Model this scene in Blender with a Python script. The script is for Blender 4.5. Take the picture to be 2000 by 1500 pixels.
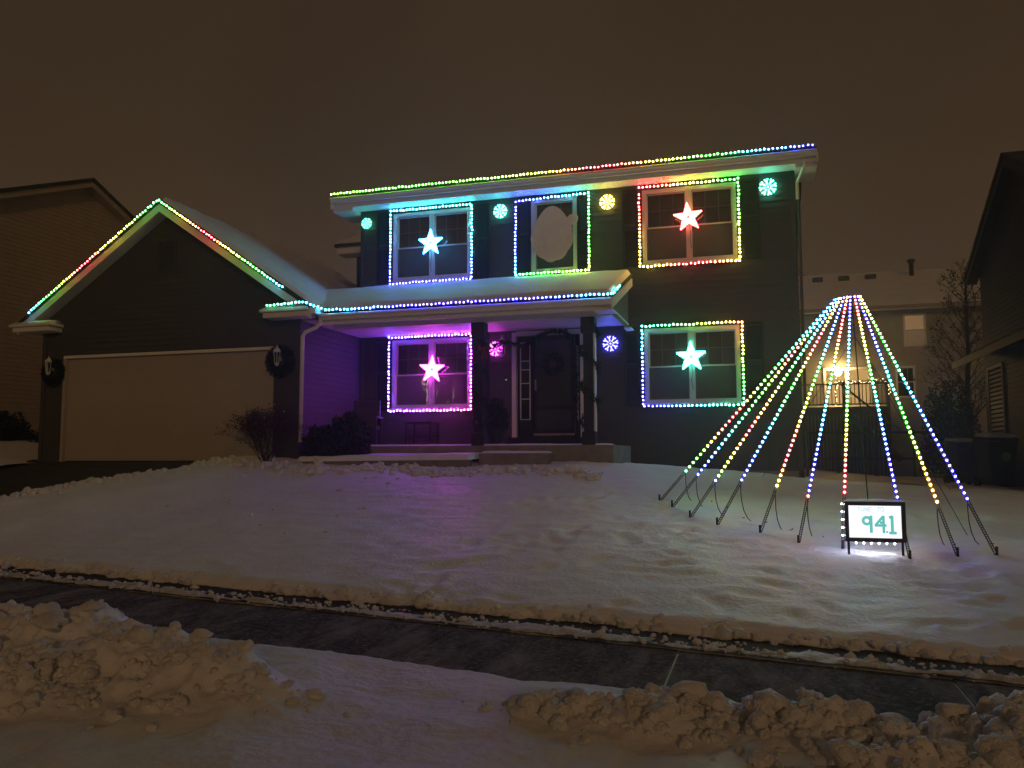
import bpy, math, random, colorsys
import numpy as np
from mathutils import Vector, Matrix
random.seed(7); rng = np.random.default_rng(11)
for o in list(bpy.data.objects): bpy.data.objects.remove(o)
sc = bpy.context.scene; COL = sc.collection
# ------------------------------------------------------------------ camera
CAM = Vector((8.336, -13.811, 0.1226)); YAW, PITCH, ROLL = 0.291, 0.0848, -0.003
fwd = Vector((-math.sin(YAW)*math.cos(PITCH), math.cos(YAW)*math.cos(PITCH), math.sin(PITCH)))
rt = Vector((math.cos(YAW), math.sin(YAW), 0)); up = rt.cross(fwd)
r2 = rt*math.cos(ROLL)+up*math.sin(ROLL); u2 = up*math.cos(ROLL)-rt*math.sin(ROLL)
cd = bpy.data.cameras.new('camera'); cam = bpy.data.objects.new('camera', cd); COL.objects.link(cam)
cam.matrix_world = Matrix(((r2.x,u2.x,-fwd.x,CAM.x),(r2.y,u2.y,-fwd.y,CAM.y),(r2.z,u2.z,-fwd.z,CAM.z),(0,0,0,1)))
cd.sensor_width = 36; cd.lens = 36*1616.4/2000; cd.clip_start = .1; cd.clip_end = 2000
sc.camera = cam
# ------------------------------------------------------------------ world: overcast night sky, town glow, brighter at the horizon
w = bpy.data.worlds.new('World'); sc.world = w; w.use_nodes = True
nt = w.node_tree; bg = nt.nodes['Background']
tc = nt.nodes.new('ShaderNodeTexCoord'); sp = nt.nodes.new('ShaderNodeSeparateXYZ'); rp = nt.nodes.new('ShaderNodeValToRGB')
nt.links.new(tc.outputs['Generated'], sp.inputs[0]); nt.links.new(sp.outputs['Z'], rp.inputs[0]); 
nz = nt.nodes.new('ShaderNodeTexNoise'); nz.inputs['Scale'].default_value = 2.2; nz.inputs['Detail'].default_value = 4; nt.links.new(tc.outputs['Generated'], nz.inputs[0])
mr = nt.nodes.new('ShaderNodeMapRange'); mr.inputs[1].default_value = .3; mr.inputs[2].default_value = .7; mr.inputs[3].default_value = .88; mr.inputs[4].default_value = 1.12; nt.links.new(nz.outputs['Fac'], mr.inputs[0])
ml = nt.nodes.new('ShaderNodeVectorMath'); ml.operation = 'SCALE'; nt.links.new(rp.outputs[0], ml.inputs[0]); nt.links.new(mr.outputs[0], ml.inputs['Scale']); nt.links.new(ml.outputs[0], bg.inputs[0])
els = rp.color_ramp.elements
els[0].position = 0.0; els[0].color = (.074,.0435,.0205,1)
els[1].position = 1.0; els[1].color = (.030,.0186,.0105,1)
for p, c in ((.16,(.060,.0362,.0182,1)),(.34,(.0435,.0268,.0146,1)),(.6,(.0335,.0206,.0117,1))):
    e = els.new(p); e.color = c
bg.inputs[1].default_value = 1.0
# sodium glow of the street behind the viewer
sd = bpy.data.lights.new('sun', 'SUN'); sun = bpy.data.objects.new('sun', sd); COL.objects.link(sun)
sd.energy = .26; sd.color = (1.0, .55, .24); sd.angle = math.radians(5)
SUN_EL, SUN_AZ = math.radians(15), math.radians(-26)
sdir = Vector((math.sin(SUN_AZ)*math.cos(SUN_EL), math.cos(SUN_AZ)*math.cos(SUN_EL), -math.sin(SUN_EL)))
sun.rotation_euler = sdir.to_track_quat('-Z', 'Y').to_euler(); sun.location = (0, -30, 20)
sc.view_settings.view_transform = 'Standard'; sc.view_settings.look = 'None'
sc.view_settings.exposure = 0; sc.view_settings.gamma = 1
sc.render.engine = 'CYCLES'
cy = sc.cycles; cy.use_denoising = True; cy.use_light_tree = True; cy.max_bounces = 5; cy.diffuse_bounces = 3; cy.glossy_bounces = 3
cy.transparent_max_bounces = 8; cy.sample_clamp_indirect = 3; cy.caustics_reflective = False; cy.caustics_refractive = False
LED = 68.0           # radiance of a lit pixel bulb
# ------------------------------------------------------------------ helpers
class MB:
    def __init__(s): s.v = []; s.f = []
    def add(s, vs, fs):
        n = len(s.v); s.v += [tuple(v) for v in vs]; s.f += [tuple(i+n for i in f) for f in fs]; return s
    def box(s, x0, x1, y0, y1, z0, z1):
        return s.add([(x0,y0,z0),(x1,y0,z0),(x1,y1,z0),(x0,y1,z0),(x0,y0,z1),(x1,y0,z1),(x1,y1,z1),(x0,y1,z1)],
                     [(0,3,2,1),(4,5,6,7),(0,1,5,4),(1,2,6,5),(2,3,7,6),(3,0,4,7)])
    def hexa(s, p):   # 8 corners ordered like box
        return s.add(p, [(0,3,2,1),(4,5,6,7),(0,1,5,4),(1,2,6,5),(2,3,7,6),(3,0,4,7)])
    def beam(s, a, b, wd, ht, upv=(0,0,1)):
        a = Vector(a); b = Vector(b); d = (b-a).normalized(); sd_ = d.cross(Vector(upv))
        if sd_.length < 1e-4: sd_ = d.cross(Vector((0,1,0)))
        sd_.normalize(); uu = sd_.cross(d); x = sd_*wd/2; z = uu*ht/2
        return s.hexa([a-x-z, a+x-z, b+x-z, b-x-z, a-x+z, a+x+z, b+x+z, b-x+z])
    def tube(s, path, r, n=6):
        P = [Vector(p) for p in path]; rs = r if isinstance(r, (list, tuple)) else [r]*len(P); rings = []; base = len(s.v)
        for i, p in enumerate(P):
            d = (P[min(i+1,len(P)-1)]-P[max(i-1,0)]).normalized()
            a = d.orthogonal().normalized() if i == 0 else (a-d*a.dot(d)).normalized()
            b = d.cross(a)
            s.v += [tuple(p+(a*math.cos(2*math.pi*k/n)+b*math.sin(2*math.pi*k/n))*rs[i]) for k in range(n)]
        for i in range(len(P)-1):
            for k in range(n):
                s.f.append((base+i*n+k, base+i*n+(k+1)%n, base+(i+1)*n+(k+1)%n, base+(i+1)*n+k))
        s.f.append(tuple(base+k for k in range(n))[::-1]); s.f.append(tuple(base+(len(P)-1)*n+k for k in range(n)))
        return s
    def lathe(s, prof, c, n=12):
        base = len(s.v)
        for r, z in prof: s.v += [(c[0]+r*math.cos(2*math.pi*k/n), c[1]+r*math.sin(2*math.pi*k/n), c[2]+z) for k in range(n)]
        for i in range(len(prof)-1):
            for k in range(n): s.f.append((base+i*n+k, base+i*n+(k+1)%n, base+(i+1)*n+(k+1)%n, base+(i+1)*n+k))
        s.f.append(tuple(base+k for k in range(n))[::-1]); s.f.append(tuple(base+(len(prof)-1)*n+k for k in range(n)))
        return s
    def prism(s, poly, y0, y1):      # polygon in xz, extruded along y
        n = len(poly)
        s.add([(x,y0,z) for x,z in poly]+[(x,y1,z) for x,z in poly],
              [tuple(range(n)), tuple(range(n,2*n))[::-1]]+[(i,i+n,(i+1)%n+n,(i+1)%n) for i in range(n)]); return s
    def mesh(s, name, m=None, smooth=False):
        me = bpy.data.meshes.new(name); me.from_pydata(s.v, [], s.f)
        if m: me.materials.append(m)
        if smooth: me.polygons.foreach_set('use_smooth', [True]*len(me.polygons))
        me.update(); return me
    def build(s, name, m, parent=None, smooth=False, bevel=0):
        o = link(name, s.mesh(name, m, smooth), parent)
        if bevel:
            b = o.modifiers.new('b', 'BEVEL'); b.width = bevel; b.segments = 2; b.limit_method = 'ANGLE'
        return o
def link(name, me, parent=None, loc=None):
    o = bpy.data.objects.new(name, me); COL.objects.link(o)
    if parent is not None: o.parent = parent
    if loc is not None: o.location = loc
    return o
def tag(o, label, cat, group=None, kind=None):
    if label: o['label'] = label
    if cat: o['category'] = cat
    if group: o['group'] = group
    if kind: o['kind'] = kind
    return o
def thing(name, label, cat, loc=(0,0,0), group=None):
    return tag(link(name, None, None, loc), label, cat, group)
def struct(o, kind='structure', label=None):
    o['kind'] = kind
    if label: o['label'] = label
    return o
def vnoise(x, y, seed=0):          # smooth value noise in [-1,1]
    x = np.asarray(x, float); y = np.asarray(y, float)
    xi = np.floor(x).astype(np.int64); yi = np.floor(y).astype(np.int64); fx = x-xi; fy = y-yi
    def h(a, b):
        n = (a*374761393 + b*668265263 + seed*1442695041) & 0xFFFFFFFF
        n = ((n ^ (n >> 13))*1274126177) & 0xFFFFFFFF
        return ((n ^ (n >> 16)) & 0xFFFF)/32767.5-1
    u = fx*fx*(3-2*fx); v = fy*fy*(3-2*fy)
    return (h(xi,yi)*(1-u)+h(xi+1,yi)*u)*(1-v)+(h(xi,yi+1)*(1-u)+h(xi+1,yi+1)*u)*v
def fbm(x, y, o=4, seed=0):
    s = 0; a = 1; t = 0
    for i in range(o): s = s+a*vnoise(x*2**i, y*2**i, seed+i*17); t += a; a *= .5
    return s/t
def sstep(x): x = np.clip(x, 0, 1); return x*x*(3-2*x)
def gridmesh(name, X, Y, Z, m, parent=None):
    ny, nx = X.shape
    v = np.stack([X,Y,Z], -1).reshape(-1,3); i = np.arange(ny*nx).reshape(ny,nx)
    f = np.stack([i[:-1,:-1], i[:-1,1:], i[1:,1:], i[1:,:-1]], -1).reshape(-1,4)
    me = bpy.data.meshes.new(name); me.vertices.add(len(v)); me.vertices.foreach_set('co', v.ravel())
    me.loops.add(f.size); me.loops.foreach_set('vertex_index', f.ravel()); me.polygons.add(len(f))
    me.polygons.foreach_set('loop_start', np.arange(0,f.size,4)); me.polygons.foreach_set('use_smooth', np.ones(len(f),bool))
    me.materials.append(m); me.update(); me.validate(); return link(name, me, parent)
# ------------------------------------------------------------------ materials
def mat(name, col, rough=.6, var=.12, scale=6, bump=0, bscale=40, spec=.3, metal=0, bdist=.01, stretch=None):
    m = bpy.data.materials.new(name); m.use_nodes = True; t = m.node_tree; b = t.nodes['Principled BSDF']
    b.inputs['Roughness'].default_value = rough; b.inputs['Metallic'].default_value = metal; b.inputs['Specular IOR Level'].default_value = spec
    tcn = t.nodes.new('ShaderNodeTexCoord'); src = tcn.outputs['Object']
    if stretch:
        mp = t.nodes.new('ShaderNodeMapping'); mp.inputs['Scale'].default_value = stretch; t.links.new(src, mp.inputs[0]); src = mp.outputs[0]
    n = t.nodes.new('ShaderNodeTexNoise'); n.inputs['Scale'].default_value = scale; n.inputs['Detail'].default_value = 5; t.links.new(src, n.inputs[0])
    r = t.nodes.new('ShaderNodeValToRGB'); c = Vector(col)
    r.color_ramp.elements[0].position = .3; r.color_ramp.elements[1].position = .7
    r.color_ramp.elements[0].color = (*(c*(1-var)),1); r.color_ramp.elements[1].color = (*[min(1,k) for k in c*(1+var)],1)
    t.links.new(n.outputs['Fac'], r.inputs[0]); t.links.new(r.outputs[0], b.inputs['Base Color'])
    if bump:
        n2 = t.nodes.new('ShaderNodeTexNoise'); n2.inputs['Scale'].default_value = bscale; n2.inputs['Detail'].default_value = 6; t.links.new(src, n2.inputs[0])
        bp = t.nodes.new('ShaderNodeBump'); bp.inputs['Strength'].default_value = bump; bp.inputs['Distance'].default_value = bdist
        t.links.new(n2.outputs['Fac'], bp.inputs['Height']); t.links.new(bp.outputs[0], b.inputs['Normal'])
    return m
def emat(name, col, s):
    m = bpy.data.materials.new(name); m.use_nodes = True; t = m.node_tree; t.nodes.clear()
    o = t.nodes.new('ShaderNodeOutputMaterial'); e = t.nodes.new('ShaderNodeEmission'); e.inputs[0].default_value = (*col,1); e.inputs[1].default_value = s
    t.links.new(e.outputs[0], o.inputs[0]); return m
def glassmat(name, tint=(.8,.8,.8), refl=1.0, rough=.02):
    m = bpy.data.materials.new(name); m.use_nodes = True; t = m.node_tree; t.nodes.clear()
    o = t.nodes.new('ShaderNodeOutputMaterial'); mx = t.nodes.new('ShaderNodeMixShader'); tr = t.nodes.new('ShaderNodeBsdfTransparent'); g = t.nodes.new('ShaderNodeBsdfGlossy')
    fr = t.nodes.new('ShaderNodeFresnel'); fr.inputs[0].default_value = 1.5
    tr.inputs[0].default_value = (*tint,1); g.inputs['Roughness'].default_value = rough; g.inputs[0].default_value = (refl,refl,refl,1)
    t.links.new(fr.outputs[0], mx.inputs[0]); t.links.new(tr.outputs[0], mx.inputs[1]); t.links.new(g.outputs[0], mx.inputs[2]); t.links.new(mx.outputs[0], o.inputs[0]); return m
SNOW = mat('snow', (.78,.79,.82), .55, .05, 1.5, .5, 22, .25, bdist=.02)
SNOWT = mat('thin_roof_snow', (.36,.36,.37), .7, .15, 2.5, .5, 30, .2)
SNOWC = mat('snow_clods', (.74,.75,.77), .6, .12, 7, 1.0, 55, .25, bdist=.02)
SLUSH = mat('slush', (.56,.54,.51), .5, .25, 9, .8, 45, .3, bdist=.015)
SIDE = mat('siding', (.062,.062,.058), .6, .10, 3, .15, 60, .25, stretch=(.3,1,6))
SIDEL = mat('siding_tan', (.42,.35,.27), .6, .08, 3, .1, 60, .25)
SIDER = mat('siding_brown', (.030,.027,.022), .65, .10, 3, .1, 60, .25)
SIDEB = mat('siding_beige', (.32,.29,.24), .6, .08, 3, .1, 60, .25)
WHITE = mat('white_trim', (.72,.71,.68), .45, .04, 4)
VINYL = mat('white_vinyl', (.62,.62,.61), .4, .04, 4)
GDOOR = mat('garage_door_paint', (.40,.36,.31), .5, .03, 2, .1, 80)
SHUT = mat('shutter_black', (.012,.014,.014), .5, .1, 5)
POSTM = mat('post_stain', (.020,.014,.012), .6, .2, 9, .3, 30, stretch=(6,6,.6))
SHING = mat('shingles', (.045,.042,.040), .9, .3, 14, .6, 60)
CONC = mat('concrete', (.22,.20,.185), .85, .18, 5, .4, 60)
WALK = mat('sidewalk_concrete', (.058,.050,.044), .9, .35, 3.5, .5, 70, .1)
def frost(m, col, lo, hi, stretch, scale):
    t = m.node_tree; b = t.nodes['Principled BSDF']; src = b.inputs['Base Color'].links[0].from_socket
    tcn = t.nodes.new('ShaderNodeTexCoord'); mp = t.nodes.new('ShaderNodeMapping'); mp.inputs['Scale'].default_value = stretch; mp.inputs['Rotation'].default_value = (0,0,.35)
    n = t.nodes.new('ShaderNodeTexNoise'); n.inputs['Scale'].default_value = scale; n.inputs['Detail'].default_value = 9; n.inputs['Roughness'].default_value = .72
    r = t.nodes.new('ShaderNodeValToRGB'); r.color_ramp.elements[0].position = lo; r.color_ramp.elements[1].position = hi; mx = t.nodes.new('ShaderNodeMix'); mx.data_type = 'RGBA'
    t.links.new(tcn.outputs['Object'], mp.inputs[0]); t.links.new(mp.outputs[0], n.inputs[0]); t.links.new(n.outputs['Fac'], r.inputs[0]); t.links.new(r.outputs[0], mx.inputs['Factor'])
    t.links.new(src, mx.inputs['A']); mx.inputs['B'].default_value = (*col,1); t.links.new(mx.outputs['Result'], b.inputs['Base Color'])
frost(WALK, (.36,.33,.30), .46, .78, (1.0,.30,1), 3.2); frost(WALK, (.30,.28,.26), .50, .70, (1,1,1), 26)
DRIVE = mat('driveway_asphalt', (.045,.040,.036), .8, .3, 3, .5, 90)
GRASS = mat('dead_grass', (.035,.028,.016), .9, .5, 25, .9, 60)
DOORM = mat('door_dark', (.018,.016,.016), .35, .1, 4)
DARK = mat('dark_room', (.010,.010,.011), .9, .05)
BLIND = mat('blind', (.44,.41,.38), .7, .05)
SCREEN = mat('screen_dark', (.045,.045,.045), .8, .05)
BLACKP = mat('black_plastic', (.022,.022,.024), .5, .1)
STRIP = mat('led_strip', (.085,.085,.09), .55, .1)
TRACK = mat('led_track', (.16,.16,.16), .5, .1)
BRASS = mat('brass', (.55,.42,.20), .35, .08, metal=.6)
METAL = mat('galvanised', (.30,.30,.30), .4, .1, metal=.8)
BARK = mat('bark', (.035,.027,.021), .9, .25, 12, .5, 40)
TWIG = mat('twigs', (.055,.036,.028), .9, .25, 12)
LEAFD = mat('dead_leaves', (.055,.026,.020), .8, .3, 12)
EVERG = mat('evergreen', (.012,.022,.013), .7, .35, 14)
BIN = mat('bin_plastic', (.014,.020,.017), .5, .1)
BINB = mat('bin_badge', (.20,.20,.19), .6, .1)
RED = mat('red_ribbon', (.25,.02,.03), .5, .1)
DECK = mat('deck_wood', (.035,.026,.020), .8, .2)
BOARD = mat('blank_board', (.86,.82,.78), .6, .05, 8)
GLASS = glassmat('window_glass'); GLASSD = glassmat('screen_glass', (.50,.50,.50), .55, .15); 
def screenmat(name, a, col):
    m = bpy.data.materials.new(name); m.use_nodes = True; t = m.node_tree; t.nodes.clear()
    o = t.nodes.new('ShaderNodeOutputMaterial'); mx = t.nodes.new('ShaderNodeMixShader'); tr = t.nodes.new('ShaderNodeBsdfTransparent'); d = t.nodes.new('ShaderNodeBsdfDiffuse')
    d.inputs[0].default_value = (*col,1); mx.inputs[0].default_value = a
    t.links.new(tr.outputs[0], mx.inputs[1]); t.links.new(d.outputs[0], mx.inputs[2]); t.links.new(mx.outputs[0], o.inputs[0]); return m
GLASSD = screenmat('insect_screen', .55, (.16,.155,.15))
GLASSH = glassmat('lantern_glass', (.7,.7,.7))
HB = {}
def huecol(q):
    c = colorsys.hsv_to_rgb(q*8/360, 1, 1); return Vector([k**2.2 for k in c])
def huemat(h, k=1.0):
    q = int(round((h % 360)/8)) % 45
    if (q,k) not in HB:
        c = huecol(q)*.92+Vector((1,1,1))*.08; c = Vector((c.x, c.y*.80, c.z*1.1))
        HB[(q,k)] = (emat('led_core_%d' % len(HB), c, LED*k), emat('led_body_%d' % len(HB), huecol(q)*.98+Vector((1,1,1))*.02, .85*min(1,k+.2)))
    return HB[(q,k)]
BM = {}
t_ = (1+5**.5)/2
ICO_V = [Vector(v).normalized() for v in ((-1,t_,0),(1,t_,0),(-1,-t_,0),(1,-t_,0),(0,-1,t_),(0,1,t_),(0,-1,-t_),(0,1,-t_),(t_,0,-1),(t_,0,1),(-t_,0,-1),(-t_,0,1))]
ICO_F = [(0,11,5),(0,5,1),(0,1,7),(0,7,10),(0,10,11),(1,5,9),(5,11,4),(11,10,2),(10,7,6),(7,1,8),(3,9,4),(3,4,2),(3,2,6),(3,6,8),(3,8,9),(4,9,5),(2,4,11),(6,2,10),(8,6,7),(9,8,1)]
def bulbmesh(h, r, k=1.0):
    key = (int(round((h % 360)/8)) % 45, r, k)
    if key not in BM:
        b = MB().add([v*r for v in ICO_V], ICO_F); rb = r*1.45
        b.add([(rb*math.cos(i*math.pi/4), r*.30, rb*math.sin(i*math.pi/4)) for i in range(8)]+[(rb*.85*math.cos(i*math.pi/4), -r*.30, rb*.85*math.sin(i*math.pi/4)) for i in range(8)],
              [tuple(range(8))[::-1], tuple(range(8,16))]+[(i,(i+1)%8,8+(i+1)%8,8+i) for i in range(8)])
        me = b.mesh('bulb', huemat(h, k)[0]); me.materials.append(huemat(h, k)[1])
        me.polygons.foreach_set('material_index', [0]*20+[1]*10); BM[key] = me
    return BM[key]
def bulb(p, h, parent, r=.018, k=1.0): return link('bulb', bulbmesh(h, r, k), parent, p)
def hue_at(keys, t):
    for (a, ha), (b, hb) in zip(keys, keys[1:]):
        if t <= b:
            return ha+(hb-ha)*(t-a)/max(b-a,1e-6)
    return keys[-1][1]
def pix(path, step):
    P = [Vector(p) for p in path]; out = []; carry = 0; tot = sum((b-a).length for a, b in zip(P,P[1:])); s = 0
    for a, b in zip(P, P[1:]):
        L = (b-a).length; d = carry
        while d < L-1e-6: out.append((a+(b-a)*(d/L), (s+d)/tot)); d += step
        carry = d-L; s += L
    return out
SP = .0762
# ================================================================== ground
ZS0, SL = -1.42, .022
def walkz(X): return ZS0-SL*(np.asarray(X,float)-8.3)
def edge(X): return -6.95-.09*(np.asarray(X,float)-6)
def lip(X): return edge(X)+.58+.09*fbm(np.asarray(X,float)*2.2, 0*np.asarray(X,float), 4, 5)
def zh(X): return np.interp(X, [-20,-6,-1,4,6,9,12,16,30], [.3,0,.02,.02,-.05,-.30,-.5,-.75,-1.2])
def drvz(Y): return .16*np.asarray(Y,float)
def xedge(Y): Y = np.asarray(Y,float); return -1.2+.42*np.clip(Y,-6.5,0)
# old footprints and dips across the lawn
FOOT = [(rng.uniform(4.8,13), rng.uniform(-6.3,-1.8), rng.uniform(0,3.14), rng.uniform(.6,1.2)) for _ in range(150)]
def lawn(X, Y, fine=True):
    X = np.asarray(X,float); Y = np.asarray(Y,float); zs = walkz(X); e = lip(X)
    t = np.clip((Y-e)/(.3-e), 0, 1); z = zs+.11+(zh(X)-zs-.11)*t
    xe = xedge(Y)+.10*fbm(Y*1.3,0*Y,4,41); d = drvz(Y)+.11+.03*fbm(X*3,Y*3,3,9)
    k = sstep((X-xe)/2.8); z = d*(1-k)+z*k
    z = z+.05*fbm(X*.55,Y*.55,3,1)*sstep((Y-e)/1.5)
    if fine:
        z = z+.020*fbm(X*2.6,Y*4.2,4,3)+.011*fbm(X*8,Y*11,3,4)
        for fx, fy, a, s in FOOT:
            dx = X-fx; dy = Y-fy; m = (abs(dx) < .6) & (abs(dy) < .6)
            if m.any():
                u = (dx*math.cos(a)+dy*math.sin(a))/(.20*s); v = (-dx*math.sin(a)+dy*math.cos(a))/(.10*s); q = u*u+v*v
                z = z-np.where(m, .030*np.exp(-q)-.010*np.exp(-(q-2.2)**2), 0)
    z = np.where(X < xe, np.maximum(drvz(Y)-.06, z-.30*sstep((xe-X)/.16)), z)
    z = np.where((Y < e+.12), z-.03*(1-sstep((Y-e)/.12)), z)
    return z
ground = gridmesh('ground', *np.meshgrid(np.linspace(-400,400,9), np.linspace(-400,400,9)), np.full((9,9), -1.95), SNOW); struct(ground)
# lawn with a cut front face
xs = np.arange(-4.3, 17, .055); us = np.concatenate([np.linspace(0,.15,6)[:-1], np.linspace(.15, 9.6, 190)])
X, U = np.meshgrid(xs, us); Yl = lip(X)+U; Z = lawn(X, Yl)
F = []; 
for dz, dy in ((.16,.10),(.115,.03),(.06,-.03),(.025,-.02)):
    yy = lip(xs)+dy+.02*fbm(xs*7, xs*0+dz*40, 3, 6); zz = lawn(xs, lip(xs))-dz+.01*vnoise(xs*9, xs*0+dz*30, 8)
    F.append((yy, zz))
Yall = np.vstack([np.array([f[0] for f in F]), Yl]); Zall = np.vstack([np.array([f[1] for f in F]), Z]); Xall = np.vstack([np.tile(xs,(4,1)), X])
struct(gridmesh('snow_lawn', Xall, Yall, Zall, SNOW))
def patch(name, x0, x1, y0, y1, st, fz, m):
    X, Y = np.meshgrid(np.arange(x0,x1+st/2,st), np.arange(y0,y1+st/2,st)); return struct(gridmesh(name, X, Y, fz(X,Y), m))
patch('snow_yard', 5, 40, 2.4, 60, .5, lambda X,Y: lawn(X, 3+0*Y, False)-.004-.012*np.clip(Y-6,0,12)+.06*fbm(X*.5,Y*.5,3,2)*sstep((Y-2.5)/2), SNOW)
def leftz(X, Y): return -.02+.40*sstep((-6.3-X)/2.2)+.06*np.clip(Y,-9,3)*sstep((-5.2-X)/2)+.03*fbm(X*1.2,Y*1.2,3,12)
patch('snow_side_yard', -40, -6.15, -7, 14, .15, leftz, SNOW)
V, Y = np.meshgrid(np.linspace(0,1,50), np.arange(-7.1,.31,.1)); X = -6.6+V*(xedge(Y)+.16+6.6)
struct(gridmesh('driveway', X, Y, drvz(Y)+.004*fbm(X*2,Y*2,3,3)-.004, DRIVE))
patch('grass_strip', -1.2, 17, 0, .8, .08, lambda X,Y: 0*X, GRASS)
gs = bpy.data.objects['grass_strip']; me = gs.data
co = np.array([v.co[:] for v in me.vertices]); co[:,1] = edge(co[:,0])-.02+co[:,1]; co[:,2] = walkz(co[:,0])+.012+.02*np.abs(fbm(co[:,0]*9, co[:,1]*9, 3, 4)); me.vertices.foreach_set('co', co.ravel()); me.update()
# sidewalk: slabs with real joints
wk = thing('sidewalk', None, None); wk['kind'] = 'structure'
J = 1.89; x = 7.68-5*J
sub = MB()
for k in range(11):
    a, b = x+k*J, x+(k+1)*J; g_ = .008
    pts = [(a+g_, edge(a)-1.75), (b-g_, edge(b)-1.75), (b-g_, edge(b)+.02), (a+g_, edge(a)+.02)]; dz = .003*math.sin(k*2.3)
    MB().hexa([(p[0],p[1],float(walkz(p[0]))-.12) for p in pts]+[(p[0],p[1],float(walkz(p[0]))+dz) for p in pts]).build('slab', WALK, wk, bevel=.006)
patch('walk_bed', x-.2, x+11*J, -9.6, -6, .5, lambda X,Y: walkz(X)-.012, SLUSH)
# slush ridge left by the shovel on the far edge of the walk, and thin joint frost
X, V = np.meshgrid(np.arange(-1.2,17,.025), np.linspace(0,1,13))
wv = .26*(.85+.75*fbm(X*2.3,X*0,4,24)); Yr = edge(X)+.03+(V-.1)*wv+.03*fbm(X*6,V*3,4,21); Zr = walkz(X)-.006+np.sin(np.pi*V)**.6*(.022+.030*np.clip(.5+1.3*fbm(X*3.1,V*1.5,4,22),0,1.3)+.022*fbm(X*17,V*6,3,23))
struct(gridmesh('slush_ridge', X, Yr, Zr, SLUSH), 'stuff')
# near verge with shovelled banks
HUMPS = [(3.98,-9.25,.50,.46,.30),(3.2,-9.2,.5,.45,.22),(2.4,-9.1,.7,.5,.20),(4.75,-9.45,.45,.42,.19),(5.25,-9.6,.45,.34,.22),(4.2,-10.1,.6,.3,.10),(4.4,-9.9,.4,.3,.14),(3.4,-9.9,.5,.3,.12),
         (7.55,-9.35,.25,.25,.08),(7.9,-9.15,.26,.32,.15),(8.3,-9.25,.25,.3,.09),(8.6,-9.25,.22,.34,.17),(8.95,-9.4,.35,.35,.11),(9.35,-9.35,.3,.4,.15),(9.75,-9.3,.36,.5,.31),(10.4,-9.3,.6,.5,.36),(11.5,-9.2,.8,.5,.3),
         (7.2,-9.3,.22,.2,.07),(9.1,-9.75,.6,.25,.10)]
def verge(X, Y):
    nb = -8.42-.09*(X-6)+.09*fbm(X*1.3, X*0, 3, 31)
    z = walkz(X)+.02+.09*sstep((nb-Y)/.16)+.035*fbm(X*1.1,Y*1.5,3,32)*sstep((nb-Y)/.4)+.010*fbm(X*7,Y*9,3,33)+.004*fbm(X*24,Y*24,2,37)+.02*np.minimum(0,vnoise(X*4,Y*5,38))
    hsum = 0*X
    for hx, hy, sx, sy, h in HUMPS:
        hsum = hsum+h*np.exp(-((X-hx)/sx)**2*1.2-((Y-hy)/sy)**2*1.2)
    ridged = 1-2*np.abs(fbm(X*2.6,Y*2.6,4,34)); lump = 1-np.abs(vnoise(X*6.5,Y*6.5,35))*1.6
    z = z+hsum*(.72+.30*ridged)+np.minimum(hsum,.15)*(.30*lump+.34*fbm(X*11+.3,Y*11,3,36))
    z = np.where(Y > nb+.02, walkz(X)-.03, z)
    z = z-.10*sstep((-10.6-Y)/1.2)
    return z
X, Y = np.meshgrid(np.arange(0, 13.5, .02), np.arange(-12.2, -8.15, .02)); struct(gridmesh('snow_verge', X, Y, verge(X,Y), SNOW))
patch('street', -80, 80, -60, -12.0, 2, lambda X,Y: walkz(X)*0+np.clip(walkz(X),-1.9,-1.0)-.14, SLUSH)
patch('snow_verge_far', -30, 0.05, -12.2, -8.6, .3, lambda X,Y: walkz(X)+.10+.05*fbm(X,Y,3,3), SNOW)
# clods
def ico2():
    v = list(ICO_V); f = list(ICO_F)
    for _ in range(1):
        c = {}; nf = []
        def mid(a,b):
            k = (min(a,b),max(a,b))
            if k not in c: v.append(((v[a]+v[b])/2).normalized()); c[k] = len(v)-1
            return c[k]
        for a,b,d in f:
            e1,e2,e3 = mid(a,b),mid(b,d),mid(d,a); nf += [(a,e1,e3),(b,e2,e1),(d,e3,e2),(e1,e2,e3)]
        f = nf
    return np.array([q[:] for q in v]), np.array(f)
IV, IF = ico2()
def sub2():
    global ICO_V, ICO_F
    kv, kf = ICO_V, ICO_F; ICO_V = [Vector(v) for v in IV]; ICO_F = [tuple(int(i) for i in f) for f in IF]
    r = ico2(); ICO_V, ICO_F = kv, kf; return r
IV2, IF2 = sub2()
def n3(v, s, f): return vnoise(v[:,0]*f+s, v[:,1]*f+v[:,2]*f*.83+s*.37, 3)*.6+vnoise(v[:,2]*f-s, v[:,0]*f*.9-v[:,1]*f*.7, 5)*.6
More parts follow.
